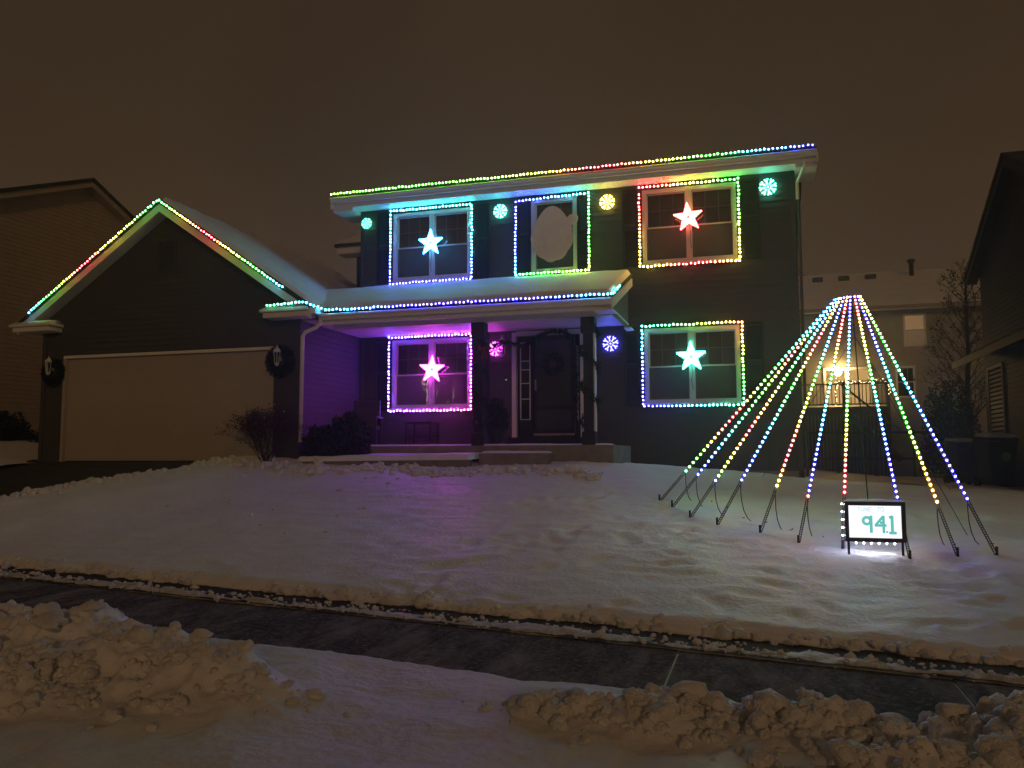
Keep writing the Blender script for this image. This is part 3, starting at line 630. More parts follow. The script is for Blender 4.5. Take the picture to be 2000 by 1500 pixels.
FR = {'upper_left':((.755,2.625,3.80,5.40),[(0,183),(.27,168),(.42,195),(.5,228),(.72,236),(.77,232),(.9,205),(1,187)]),
      'upper_mid':((3.575,5.13,3.815,5.395),[(0,232),(.10,210),(.2,180),(.25,152),(.4,120),(.5,72),(.6,90),(.7,125),(.75,160),(.79,205),(.84,224),(1,230)]),
      'upper_right':((6.15,8.055,3.805,5.40),[(0,2),(.06,18),(.12,52),(.2,85),(.27,130),(.36,95),(.44,62),(.52,48),(.58,18),(.62,0),(.67,18),(.72,50),(.78,60),(.86,48),(.93,18),(1,2)]),
      'lower_left':((.745,2.61,1.045,2.625),[(0,256),(.14,262),(.27,276),(.4,292),(.52,324),(.56,308),(.64,292),(.77,272),(.88,260),(1,256)]),
      'lower_right':((6.165,8.06,1.045,2.62),[(0,165),(.08,140),(.15,90),(.22,58),(.27,32),(.33,52),(.38,85),(.46,130),(.53,160),(.62,182),(.70,212),(.77,236),(.86,226),(.94,200),(1,172)])}
NM = {'upper_left':'cyan to blue bulb frame around the upper window nearest the garage','upper_mid':'blue and green bulb frame around the narrow upper middle window','upper_right':'red, yellow and green bulb frame around the upper right window',
      'lower_left':'violet and pink bulb frame around the porch window','lower_right':'blue, green and orange bulb frame around the lower right window'}
for k, ((a,b,c,d), keys) in FR.items():
    y = HY-.075; fn = 31 if k == 'upper_mid' else 0
    P = [(a,y,d),(b,y,d),(b,y,c),(a,y,c),(a,y,d-.07)]
    if k == 'upper_mid': P[0] = (a+.02,y,d-.03); P[-1] = (a+.02,y,d-.10)
    string('window_light_frame', NM[k], 'light frame', P, keys, group='bulb frames around the windows', tup=(0,1,0), tw=.02, td=.030, gain={'lower_left':2.1,'lower_right':1.1}.get(k,1.5))
def starpts(R, n=5, inner=.40, rot=math.pi/2): return [(R*(1 if k % 2 == 0 else inner)*math.cos(rot+k*math.pi/n), R*(1 if k % 2 == 0 else inner)*math.sin(rot+k*math.pi/n)) for k in range(2*n)]
for (cx, cz, h, lb, tilt) in ((1.70,4.63,192,'pale blue lit star hung in the upper left window',.0),(7.10,4.72,16,'orange red lit star hung in the upper right window',-.08),(1.745,1.91,305,'magenta lit star hung in the porch window',.04),(7.10,1.98,163,'mint green lit star hung in the lower right window',-.02)):
    y = HY-.10; t = thing('star_light', lb, 'star light', (cx,y,cz), 'lit stars hung on the windows'); t.rotation_euler = (0,tilt,0)
    MB().prism(starpts(.29), .012, .022).build('backing', VINYL, t)
    for R, st in ((.285,.036),(.215,.034),(.15,.032),(.085,.03)):
        q = [(p[0],0,p[1]) for p in starpts(R)]; q.append(q[0])
        for p, s in pix(q, st): bulb(p+Vector((0,-.012,0)), h+random.uniform(-6,6), t, .0145, .6 if h == 305 else .45)
    MB().tube([(0,.004,-.14),(.015,.006,-.3),(-.01,.006,-.45),(.012,.006,-.62)], .006, 5).build('lead_wire', BLACKP, t)
for (cx, cz, R, h, k, lb) in ((.155,5.20,.118,155,.35,'small dim green lit snowflake by the upper left corner of the house'),(3.24,5.20,.145,168,.6,'cyan green lit snowflake between the two left upper windows'),(5.50,5.19,.15,54,.6,'yellow lit snowflake beside the upper right window'),
        (8.60,5.20,.16,158,.6,'green lit snowflake near the upper right corner of the house'),(3.13,2.30,.15,306,.5,'pink lit snowflake half hidden behind a porch post'),(5.53,2.31,.155,232,.7,'blue lit snowflake on the wall right of the porch')):
    t = thing('snowflake_light', lb, 'snowflake light', (cx,HY-.05,cz), 'lit snowflakes on the wall'); m = huemat(h, k*.5)[0]
    rt_ = R*.07 if h in (232,306) else R*.08
    MB().add([Vector((v.x*R*.12,v.y*.02,v.z*R*.12)) for v in ICO_V], ICO_F).build('hub', m, t)
    for q in range(8):
        a = q*math.pi/4+.2; e = Vector((math.cos(a),0,math.sin(a)))
        MB().tube([e*R*.30, e*R*.80], rt_, 6).build('arm', m, t)
        for sgn in (-1,1):
            f = Vector((math.cos(a+sgn*.62),0,math.sin(a+sgn*.62))); MB().tube([e*R*.70, e*R*.70+f*R*.32], rt_, 6).build('tip', m, t)
# blank cut-out board in front of the middle window
def blob(n=96):
    out = []
    for k in range(n):
        a = 2*math.pi*k/n; r = 1+.055*abs(math.sin(a*5+.6))*(1 if math.sin(a) < .35 else .1)
        x = .40*math.cos(a)*r; z = .57*math.sin(a)*r
        if z > .1: x *= 1-.20*((z-.1)/.47)
        if z < 0: x *= 1.08
        out.append((x,z))
    return out
brd = thing('cutout_board', 'blank pale cut-out board with lobed edge before the narrow upper middle window', 'cut-out board', (4.37,HY-.12,4.62))
MB().prism(blob(), 0, .006).build('board', BOARD, brd)
MB().prism([(.115*math.cos(2*math.pi*k/24)*(1+.06*math.sin(7*k))+.43, .115*math.sin(2*math.pi*k/24)*(1+.06*math.sin(7*k))+.26) for k in range(24)], .0065, .012).build('side_lobe', BOARD, brd)
# fairy lights inside the porch window
fl = thing('fairy_lights', 'dim warm fairy lights looped inside the porch window', 'fairy lights', (1.4,HY+.35,1.2))
FG = emat('fairy_glow', (1,.66,.35), 14); FGD = emat('fairy_glow_dim', (.9,.62,.45), 16.0); FM = {}
def fairy(path, step, r, m, jit=.006):
    for p, s in pix([(q[0],0,q[1]) for q in path], step):
        if m.name not in FM or FM[m.name][1] != r: FM[m.name] = (MB().add([v*r for v in ICO_V], ICO_F).mesh('bulb', m, True), r)
        link('bulb', FM[m.name][0], fl, p+Vector((random.gauss(0,jit),random.gauss(0,.02),random.gauss(0,jit))))
fairy([(.0+.07*math.cos(a*.5),.50+.07*math.sin(a*.5)) for a in range(14)], .028, .011, FG, .012)
fairy([(-.04,.33),(.14,.33)], .03, .008, FGD); fairy([(.03,.33),(.05,.20),(.03,.02)], .03, .008, FGD, .012)
fairy([(.20,.33),(.30,.30),(.20,.03)], .034, .008, FGD); fairy([(.62,.34),(.70,.30),(.64,.24),(.70,.18),(.62,.12)], .05, .008, FGD); fairy([(.52,.06),(.55,.02)], .03, .008, FGD)
MB().tube([(-.04,.0,.33),(.03,.0,.33),(.05,0,.2),(.03,0,.02)], .002, 4).build('wire', BLACKP, fl)
# ================================================================== light tree
PB = Vector((9.78,-1.0,float(lawn(np.array(9.78),np.array(-1.0))))); PTOP = Vector((9.66,-1.0,2.335))
pole = thing('tree_pole', 'slim mast holding the strands of the light tree', 'pole', PB)
MB().tube([Vector((0,0,-.15)), (PTOP-PB)+Vector((0,0,.06))], .009, 8).build('mast', BLACKP, pole)
rgm = MB(); rgm.tube([(PTOP-PB)+Vector((.26*math.cos(math.radians(200+a*5)),.26*math.sin(math.radians(200+a*5)),0)) for a in range(19)], .012, 6); rgm.build('top_ring', BLACKP, pole)
for a in range(4): MB().tube([(PTOP-PB), (PTOP-PB)+Vector((.26*math.cos(math.radians(205+a*26)),.26*math.sin(math.radians(205+a*26)),0))], .009, 5).build('ring_spoke', BLACKP, pole)
for e in ((8.35,.6),(11.2,.9),(10.6,-3.0)):
    MB().tube([(PTOP-PB)*.82, Vector((e[0],e[1],float(lawn(np.array(e[0]),np.array(e[1]))))) - PB], .005, 4).build('guy_wire', BLACKP, pole)
STK = [(6.95,-1.97),(7.16,-2.33),(7.44,-2.86),(7.79,-3.13),(8.30,-3.37),(8.72,-3.67),(9.18,-3.79),(9.82,-4.08),(10.32,-3.86),(10.70,-3.83)]
LF = [.855,.86,.847,.83,.843,.847,.83,.83,.835,.83]
SK = [[(0,212),(.2,172),(.38,140),(.52,75),(.60,45),(.68,0),(.72,5),(.80,52),(.9,95),(1,145)],
      [(0,205),(.18,180),(.25,50),(.31,0),(.36,15),(.44,60),(.6,125),(.78,180),(1,228)],
      [(0,222),(.2,185),(.38,142),(.55,62),(.68,30),(.74,0),(.80,40),(.88,60),(.985,95),(.99,226),(1,226)],
      [(0,60),(.14,45),(.22,5),(.28,0),(.36,48),(.5,112),(.68,178),(.9,220),(1,232)],
      [(0,232),(.16,218),(.28,190),(.42,125),(.6,62),(.74,30),(.82,0),(.87,10),(.93,48),(1,62)],
      [(0,40),(.06,15),(.14,0),(.2,18),(.28,48),(.4,90),(.5,150),(.62,190),(.8,226),(.985,236),(.99,15),(1,15)],
      [(0,236),(.16,225),(.3,196),(.42,165),(.55,128),(.7,62),(.82,35),(.9,5),(1,0)],
      [(0,-12),(.06,10),(.16,46),(.28,65),(.42,120),(.55,172),(.7,212),(.85,232),(1,236)],
      [(0,238),(.25,222),(.45,182),(.6,128),(.75,82),(.85,60),(1,36)],
      [(0,55),(.1,75),(.25,118),(.4,150),(.52,186),(.68,218),(.85,236),(1,242)]]
ORD = ['leftmost light tree strand, staked nearest the house','second light tree strand from the left, ending blue','third light tree strand from the left, yellow green at its foot','fourth light tree strand from the left, ending blue beside a hanging wire',
       'fifth light tree strand from the left, red then yellow at its foot','sixth light tree strand from the left, blue with one red bulb last','light tree strand ending red at the left side of the lit sign','light tree strand ending blue at the right side of the lit sign',
       'second light tree strand from the right, yellow orange at its foot','rightmost light tree strand, ending deep blue']
for i, (sx, sy) in enumerate(STK):
    foot = Vector((sx,sy,float(lawn(np.array(sx),np.array(sy)))-.01)); d = (foot-PTOP); dh = Vector((d.x,d.y,0)).normalized()
    top = PTOP+dh*.26; L = (foot-top).length; ax = (foot-top)/L; t = thing('light_strand', ORD[i], 'light strand', foot, 'strands of the light tree')
    side = ax.cross(Vector((0,-1,0.1))).normalized(); nrm = side.cross(ax).normalized()
    if nrm.y > 0: nrm = -nrm
    mb = MB(); wd = .025; q = 0; step = .079
    for s in (-1,1): mb.beam(top+side*s*wd/2-foot, side*s*wd/2, .011, .006, nrm)
    while q < L-.02:
        a = top+ax*q-foot; mb.beam(a-side*wd/2, a+side*wd/2, .034 if q < L*LF[i] else .010, .005, nrm); q += step if q < L*LF[i] else .030
    mb.build('strip', STRIP, t)
    for p, s in pix([top-foot, top+ax*L*LF[i]-foot], step): bulb(p+nrm*.014, hue_at(SK[i], s), t, .0150, 1.0 if s < .1 else 1.25)
    MB().tube([(0,0,.10),(0,0,.0),Vector((dh.x,dh.y,0))*.05+Vector((0,0,-.12))], .014, 6).build('stake', BLACKP, t)
    e = top+ax*L*LF[i]-foot
    if i not in (6,7):
        k = (.30,.34,.30,.26,.16,.14,0,0,.14,.2)[i]; drop = [e, e+Vector((-.02,-.02,-.34)), e+Vector((k*.25,-.03,-.62)), Vector((e.x+k*1.2,e.y,0))]
        drop[-1].z = float(lawn(np.array(foot.x+drop[-1].x),np.array(foot.y+drop[-1].y)))-foot.z+.01
        pth = [drop[0]+(drop[1]-drop[0])*0]+[((1-u)**3)*drop[0]+3*u*(1-u)**2*drop[1]+3*u*u*(1-u)*drop[2]+u**3*drop[3] for u in (.12,.25,.4,.55,.7,.85,1)]
        MB().tube(pth, .006, 5).build('lead_wire', BLACKP, t)
# ---- sign
sx0, sx1, sz0, sz1 = 9.19, 9.80, -.83, -.40; sy_ = -4.02
sg = thing('lit_sign', 'backlit white sign reading TUNE TO 94.1 in a black frame', 'sign', ((sx0+sx1)/2,sy_,sz0)); sg.rotation_euler = (0,.0,0)
cx = (sx0+sx1)/2
def S(mb, x0,x1,y0,y1,z0,z1): return mb.box(x0-cx,x1-cx,y0,y1,z0-sz0,z1-sz0)
mb = MB(); fw_ = .042; S(mb,sx0,sx0+fw_,-.03,.05,sz0,sz1); S(mb,sx1-fw_,sx1,-.03,.05,sz0,sz1); S(mb,sx0+fw_,sx1-fw_,-.03,.05,sz0,sz0+fw_); S(mb,sx0+fw_,sx1-fw_,-.03,.05,sz1-fw_,sz1); mb.build('frame', BLACKP, sg)
S(MB(), sx0+.02,sx1-.02,-.004,.004,sz0+.02,sz1-.02).build('panel', emat('sign_panel', (.93,.93,1.0), 1.15), sg)
S(MB(), sx0+.01,sx1-.01,.045,.05,sz0+.01,sz1-.01).build('back', BLACKP, sg)
TEAL = emat('sign_teal', (.13,.56,.50), .95); PALE = emat('sign_pale', (.62,.85,.86), .95)
def strokes(name, segs, ox, oz, s, wd, m):
    mb = MB()
    for a, b in segs:
        A = Vector((ox+a[0]*s, -.0065, oz+a[1]*s)); B = Vector((ox+b[0]*s, -.0065, oz+b[1]*s)); d = (B-A).normalized(); e = Vector((-d.z,0,d.x))*wd/2
        mb.add([A-e,B-e,B+e,A+e], [(0,1,2,3)])
    return mb.build(name, m, sg)
def arc(cx_, cz_, r, n=16): return [((cx_+r*math.cos(2*math.pi*k/n),cz_+r*math.sin(2*math.pi*k/n)),(cx_+r*math.cos(2*math.pi*(k+1.12)/n),cz_+r*math.sin(2*math.pi*(k+1.12)/n))) for k in range(n)]
s = .185; oz = .095
strokes('digit', arc(.24,.70,.205)+[((.47,1.0),(.47,0))], -.125, oz, s, .030, TEAL)
strokes('digit', [((.50,1.0),(.50,0)),((.50,.98),(.06,.44)),((0.02,.44),(.66,.44)),((.30,.60),(.48,.60))], -.006, oz, s, .027, TEAL)
strokes('point', [((0,.02),(0,.12))], .118, oz, s, .022, TEAL)
strokes('digit', [((.2,1.0),(.2,0)),((0.02,.02),(.42,.02)),((.04,.90),(.24,.97))], .135, oz, s, .030, TEAL)
GL_ = {'T':[((0,1),(.7,1)),((.35,1),(.35,0))],'U':[((0,1),(0,.1)),((0,.05),(.6,.05)),((.6,.1),(.6,1))],'N':[((0,0),(0,1)),((0,1),(.6,0)),((.6,0),(.6,1))],'E':[((0,0),(0,1)),((0,1),(.55,1)),((0,.5),(.5,.5)),((0,0),(.55,0))],'O':[((0,0),(0,1)),((0,1),(.6,1)),((.6,1),(.6,0)),((.6,0),(0,0))]}
ox = -.17
for chh in 'TUNE TO':
    if chh != ' ': strokes('letter', GL_[chh], ox, .325, .042, .008, PALE)
    ox += .042*(.9 if chh != ' ' else 1.1)
snowslab('sign_snow', [(sx0-cx,-.03,sz1-sz0),(sx1-cx,-.03,sz1-sz0),(sx1-cx,.05,sz1-sz0),(sx0-cx,.05,sz1-sz0)], .018, sg, 24, 5, 3)
WL = emat('sign_white_led', (.80,.84,1.0), 280)
wb = MB().add([v*.006 for v in ICO_V], ICO_F).mesh('bulb', WL, True)
for k in range(8): link('bulb', wb, sg, (-.27+k*.077,.02,-.018))
for k in range(5): link('bulb', wb, sg, (-.325,.03,.06+k*.085))
for k in range(4): link('bulb', wb, sg, (-.2+k*.13,.075,.10))
for q in (-.27,.27): S(MB(), cx+q-.012,cx+q+.012,.01,.03,sz0-.22,sz0).build('leg', BLACKP, sg)
# ================================================================== things on the house
def leafcloud(n, f, size, aspect=.35):
    mb = MB()
    for _ in range(n):
        p = Vector(f()); a = Vector((random.gauss(0,1),random.gauss(0,1),random.gauss(0,1))).normalized(); b = a.orthogonal().normalized()
        b.rotate(Matrix.Rotation(random.uniform(0,6.28),3,a)); c = a.cross(b); s = size*random.uniform(.6,1.4)
        mb.add([p-c*s*aspect, p+b*s, p+c*s*aspect, p-b*s], [(0,1,2,3)])
    return mb
def lantern(name, label, x, z, y, m, group=None, s=1.0):
    t = thing(name, label, 'lantern', (x,y,z), group)
    mb = MB(); mb.lathe([(.062*s,.0),(.072*s,.012*s),(.045*s,.055*s),(.014*s,.085*s),(.010*s,.12*s)], (0,0,.06*s), 6); mb.build('cap', m, t)
    for k in range(6):
        a = k*math.pi/3; MB().tube([(.058*s*math.cos(a),.058*s*math.sin(a),.06*s),(.036*s*math.cos(a),.036*s*math.sin(a),-.12*s)], .006*s, 4).build('rib', m, t)
    MB().lathe([(.054*s,.058*s),(.033*s,-.115*s)], (0,0,0), 6).build('glass', GLASSH, t)
    MB().lathe([(.012*s,-.17*s),(.04*s,-.14*s),(.038*s,-.12*s)], (0,0,0), 6).build('base', m, t)
    MB().tube([(0,.09,-.02),(0,.05,-.10),(0,.0,-.135)], .012*s, 6).build('bracket', m, t); MB().box(-.04,.04,.085,.10,-.09,.07).build('back_plate', m, t)
    return t
def wreath(label, x, y, z, R, r, bow=False):
    t = thing('wreath', label, 'wreath', (x,y,z))
    def f():
        a = random.uniform(0,6.283); b = random.uniform(0,6.283); q = r*random.random()**.5
        return ((R+q*math.cos(b))*math.cos(a), -abs(q*math.sin(b))*.8, (R+q*math.cos(b))*math.sin(a))
    leafcloud(1500, f, .045, .22).build('greenery', EVERG, t)
    MB().tube([(R*math.cos(a*math.pi/12),0,R*math.sin(a*math.pi/12)) for a in range(25)], r*.45, 6).build('ring', EVERG, t)
    return t
wreath('dark wreath around the lantern left of the garage door', -5.80, -.04, 1.86, .20, .10)
wreath('dark wreath around the lantern right of the garage door', -.40, -.04, 1.90, .21, .11)
lantern('wall_lantern', 'white wall lantern left of the garage door', -5.86, 1.99, -.13, VINYL, 'garage wall lanterns', 1.15)
lantern('wall_lantern', 'white wall lantern right of the garage door', -.42, 2.00, -.13, VINYL, 'garage wall lanterns', 1.15)
lantern('porch_lantern', 'white wall lantern beside the front door', 3.30, 2.33, HY-.13, VINYL, None, 1.3)
wreath('dark wreath hung on the front door', 4.33, HY-.02, 1.95, .17, .07)
def garland(label, path, r, n, turns=0):
    P = [Vector(p) for p in path]; t = thing('garland', label, 'garland', P[0]); o0 = P[0]; pp = pix(P, .02)
    def f():
        q, s = random.choice(pp); a = Vector((random.gauss(0,1),random.gauss(0,1),random.gauss(0,1))).normalized()*r*random.random()**.5
        return q-o0+a
    leafcloud(n, f, .04, .22).build('greenery', EVERG, t); MB().tube([p-o0 for p in P], .012, 5).build('cord', EVERG, t); return t, f
def spiral(px, z0, z1, tn, R): return [(px+R*math.cos(k*2*math.pi*tn/40+1), .555-R*math.sin(k*2*math.pi*tn/40+1)*1.0, z0+(z1-z0)*k/40) for k in range(41)]
garland('dark garland wound around the left porch post', spiral(3.43,.6,2.3,3.2,.13), .055, 1300)
garland('dark snow-dusted garland wound around the right porch post', spiral(5.46,.5,2.4,3.0,.155), .07, 1200)
garland('dark garland swagged across the front door head', [(3.12,HY-.22,2.28),(3.3,HY-.24,2.42),(3.6,HY-.14,2.36),(3.75,HY-.12,2.30),(3.95,HY-.1,2.46),(4.3,HY-.1,2.60),(4.65,HY-.1,2.58),(4.82,HY-.12,2.3),(4.86,HY-.12,1.6),(4.84,HY-.14,.8)], .06, 1600)
rb = thing('ribbon_bow', 'red ribbon bow tied on the left porch post', 'bow', (3.55,.44,2.06)); mb = MB()
for s in (-1,1):
    mb.add([(0,0,0),(s*.11,-.03,.05),(s*.13,0,-.01),(s*.11,.02,-.05)], [(0,1,2,3)] if s > 0 else [(3,2,1,0)]); mb.add([(0,0,0),(s*.02,-.01,-.02),(s*.07,-.02,-.2),(s*.03,-.02,-.21)], [(0,1,2,3)])
mb.build('loops', RED, rb); MB().add([v*.022 for v in ICO_V], ICO_F).build('knot', RED, rb)
# ---- shrubs, potted evergreen, porch furniture
def twigs(mb, p, d, L, r, lvl, tips, spread=.55):
    q = p+d*L*.5+Vector((random.gauss(0,.04),random.gauss(0,.04),random.gauss(0,.02)))*L; e = p+d*L+Vector((random.gauss(0,.06),random.gauss(0,.06),random.gauss(0,.04)))*L
    mb.tube([p,q,e], [r,r*.85,r*.65], 4 if lvl < 3 else 3)
    if lvl == 0: tips.append(e); return
    for _ in range(random.choice((2,3))):
        dd = (d+Vector((random.gauss(0,spread),random.gauss(0,spread),random.gauss(.05,spread*.7)))).normalized(); twigs(mb, e, dd, L*random.uniform(.6,.85), r*.62, lvl-1, tips, spread); tips.append(e)
sh = thing('bare_shrub', 'twiggy leafless shrub beside the garage door', 'shrub', (-.36,-.50,-.02)); mb = MB(); tips = []
for k in range(22):
    a = random.uniform(0,6.28); twigs(mb, Vector((random.gauss(0,.05),random.gauss(0,.05),-.05)), Vector((math.cos(a)*.55,math.sin(a)*.45,1)).normalized(), .36, .010, 4, tips, .34)
mb.build('branches', TWIG, sh)
leafcloud(5200, lambda: random.choice(tips)+Vector((random.gauss(0,.035),random.gauss(0,.035),random.gauss(0,.035))), .018, .45).build('leaves', LEAFD, sh)
leafcloud(22, lambda: random.choice(tips)+Vector((0.0,-.02,.01)), .022, .6).build('snow_flecks', SNOW, sh)
def bush(name, label, cat, c, R, n, m=EVERG, snow=True):
    t = thing(name, label, cat, c)
    def f():
        while True:
            v = Vector((random.uniform(-1,1),random.uniform(-1,1),random.uniform(0,1)))
            k = 1+.18*math.sin(v.x*7+c[0]*3)*math.cos(v.y*6+v.z*5)
            if .25 < v.length < k: return (v.x*R[0],v.y*R[1],v.z*R[2])
    leafcloud(n, f, .05, .4).build('foliage', m, t)
    mb = MB()
    for k in range(7): a = k*.9; mb.tube([(0,0,-.1),(R[0]*.4*math.cos(a),R[1]*.4*math.sin(a),R[2]*.55)], [.02,.008], 5)
    mb.build('stems', BARK, t); return t
bush('evergreen_bush', 'dark low bush against the porch beside the downspout', 'bush', (.46,.05,.05), (.36,.34,.62), 3800)
bush('evergreen_bush', 'taller dark bush in front of the porch chair', 'bush', (1.0,.10,.05), (.40,.34,.86), 4200)
bush('evergreen_bush', 'dark shrub with snow by the neighbouring tan wall', 'bush', (-8.9,1.6,.34), (.55,.7,.85), 3000)
bush('evergreen_bush', 'low dark shrub between tan wall and garage corner', 'bush', (-7.9,2.2,.22), (.65,.7,.62), 3000)
pt_ = bush('potted_evergreen', 'dark potted evergreen between the left porch post and the door', 'potted plant', (3.50,1.25,.60), (.24,.24,.58), 2400)
MB().lathe([(.13,-.32),(.20,-.02),(.21,.0),(.17,.01)], (0,0,0), 14).build('pot', BLACKP, pt_)
def chair(label, x, y, rz):
    t = thing('porch_chair', label, 'chair', (x,y,.284)); t.rotation_euler = (0,0,rz)
    MB().box(-.30,.30,-.28,.28,.34,.44).build('seat', BLACKP, t, bevel=.02); MB().hexa([(-.30,.24,.40),(.30,.24,.40),(.30,.32,.40),(-.30,.32,.40),(-.28,.36,.98),(.28,.36,.98),(.28,.42,.98),(-.28,.42,.98)]).build('backrest', BLACKP, t, bevel=.02)
    for s in (-1,1):
        MB().box(s*.32-.035,s*.32+.035,-.30,.34,.58,.62).build('armrest', BLACKP, t, bevel=.01)
        for yy in (-.27,.27): MB().box(s*.31-.025,s*.31+.025,yy-.025,yy+.025,0,.58).build('leg', BLACKP, t)
chair('dark porch armchair near the garage wall', .50, 1.65, .25)
tb = thing('porch_table', 'small dark side table under the porch window', 'table', (1.78,1.75,.284))
MB().box(-.30,.30,-.24,.24,.47,.50).build('table_top', BLACKP, tb, bevel=.006)
for a in (-.26,.26):
    for b in (-.2,.2): MB().box(a-.018,a+.018,b-.018,b+.018,0,.47).build('leg', BLACKP, tb)
MB().box(-.26,.26,-.2,.2,.16,.18).build('shelf', BLACKP, tb)
bush('evergreen_tree', 'dense dark conifer bush behind the wheelie bins', 'bush', (13.65,13.0,-.45), (.85,.8,2.7), 9000, mat('conifer', (.006,.009,.006), .9, .3))
# ================================================================== neighbours
# left: tan gable wall facing the driveway
lh = thing('left_neighbour_house', 'tan sided neighbouring house with plain gable behind the garage', 'house', (-9.5,0,0))
o = lapwall('gable_wall', SIDEL, lh, (0,0,0), math.pi/2, .1, 7.6, gable_range(-.4,9.0,4.3,7.62,5.72,.42)); o['kind'] = 'stuff'
mb = MB(); mb.prism([(-10,5.60),(-10,0),(-.02,0),(-.02,5.60)], -.4, -.36); mb.build('street_wall', SIDEL, lh)
for (ya, yb) in ((4.3,-.85),(4.3,9.45)):
    z1_ = 7.80-.42*abs(yb-4.3)
    MB().hexa([(.02,ya,7.80-.26),(.30,ya,7.80-.26),(.30,yb,z1_-.26),(.02,yb,z1_-.26),(.02,ya,7.80-.11),(.30,ya,7.80-.11),(.30,yb,z1_-.11),(.02,yb,z1_-.11)]).build('rake_board', SIDEL, lh)
    MB().hexa([(-10,ya,7.80-.10),(.34,ya,7.80-.10),(.34,yb,z1_-.10),(-10,yb,z1_-.10),(-10,ya,7.80),(.34,ya,7.80),(.34,yb,z1_),(-10,yb,z1_)]).build('roof', SHING, lh)
# behind right: beige house with deck
BY = 22.0
bh = thing('rear_neighbour_house', 'beige house with snowy roof, lit back door and raised deck behind the light tree', 'house', (13,BY,0))
bhx = lambda x: x-13
bw = {'lit_upper':(13.98,14.66,4.42,5.58), 'dark_lower':(13.63,14.20,2.38,3.50)}; bdoor = (10.95,12.55,1.98,3.50)
hs = [(bhx(a),bhx(b),c,d) for a,b,c,d in list(bw.values())+[bdoor]]
wallcells(MB(), bhx(4), bhx(20), 0, .12, -1.6, 5.85, hs).build('wall', SIDEB, bh)
lp = MB()
for k in range(int(7.3/.125)):
    z = -1.4+k*.125
    for s, e in cut([(bhx(4),bhx(20))], [(h[0],h[1]) for h in hs if h[2]-.02 < z+.06 < h[3]]):
        lp.add([(s,-.002,z),(e,-.002,z),(e,-.018,z),(s,-.018,z),(s,-.003,z+.125),(e,-.003,z+.125)], [(3,2,5,4),(0,1,2,3)])
o = lp.build('siding', SIDEB, bh); o['kind'] = 'stuff'
mb = MB(); slope_slab(mb, bhx(3.5), bhx(20.5), -.5, 5.95, 4.6, 8.25, .15); bro = mb.build('roof', SHING, bh)
snowslab('roof_snow', [(bhx(3.5),-.48,5.96),(bhx(20.5),-.48,5.96),(bhx(20.5),4.6,8.25),(bhx(3.5),4.6,8.25)], .12, bro, 70, 14, 5)
MB().box(bhx(3.5),bhx(20.5),-.62,-.5,5.78,5.93).build('gutter', SIDEB, bh)
for x in (11.0,12.1,13.2): MB().box(bhx(x)-.22,bhx(x)+.22,3.3,3.75,7.72,8.02).build('roof_vent', BLACKP, bh, bevel=.03)
MB().tube([(bhx(14.9),3.6,7.7),(bhx(14.9),3.6,8.55)], .10, 8).build('vent_pipe', BLACKP, bh); MB().lathe([(.17,0),(.17,.12)], (bhx(14.9),3.6,8.5), 8).build('pipe_cap', BLACKP, bh)
for key, (a,b,c,d) in bw.items():
    wn = link('window', None, bh); a, b = bhx(a), bhx(b); y = 0
    mb = MB(); t = .07; mb.box(a-t,a,-.03,.06,c-t,d+t); mb.box(b,b+t,-.03,.06,c-t,d+t); mb.box(a,b,-.03,.06,c-t,c); mb.box(a,b,-.03,.06,d,d+t); mb.box(a,b,-.0,.05,(c+d)/2-.02,(c+d)/2+.02); mb.build('frame', VINYL, wn)
    MB().box(a,b,.052,.056,c,d).build('pane', GLASS, wn)
    MB().box(a-.05,b+.05,.10,.115,c-.05,d+.05).build('blind', emat('lit_blind', (1,.56,.24), .34) if key == 'lit_upper' else DARK, wn)
    if key == 'lit_upper': MB().box(a,b,.085,.095,c,(c+d)/2-.02).build('lower_blind', emat('lit_blind_lower', (1,.56,.26), .18), wn)
    else:
        for q in (.33,.66): MB().box(a+(b-a)*q-.01,a+(b-a)*q+.01,.057,.065,(c+d)/2,d).build('muntin', WHITE, wn)
pd = link('patio_door', None, bh); a,b,c,d = bhx(bdoor[0]),bhx(bdoor[1]),bdoor[2],bdoor[3]
mb = MB(); t = .09; mb.box(a-t,a,-.04,.08,c,d+t); mb.box(b,b+t,-.04,.08,c,d+t); mb.box(a,b,-.04,.08,d,d+t); mb.box((a+b)/2-.06,(a+b)/2+.06,-.01,.08,c,d); mb.build('frame', WHITE, pd)
for q0, q1 in ((a,(a+b)/2-.06),((a+b)/2+.06,b)): MB().box(q0,q1,.04,.045,c,d).build('pane', GLASS, pd)
MB().box(a,b,.10,.12,c,d).build('curtain', emat('curtain_glow', (1,.58,.20), .95), pd)
# porch light
pl = thing('back_porch_light', 'glaring warm lamp on the wall above the back door of the beige house', 'lamp', (11.42,BY-.16,3.36))
MB().lathe([(.02,-.10),(.10,-.06),(.12,.03),(.07,.10)], (0,0,0), 12).build('globe', emat('porch_bulb', (1,.64,.24), 420), pl, True); MB().box(-.05,.05,.05,.15,-.02,.12).build('mount', BLACKP, pl)
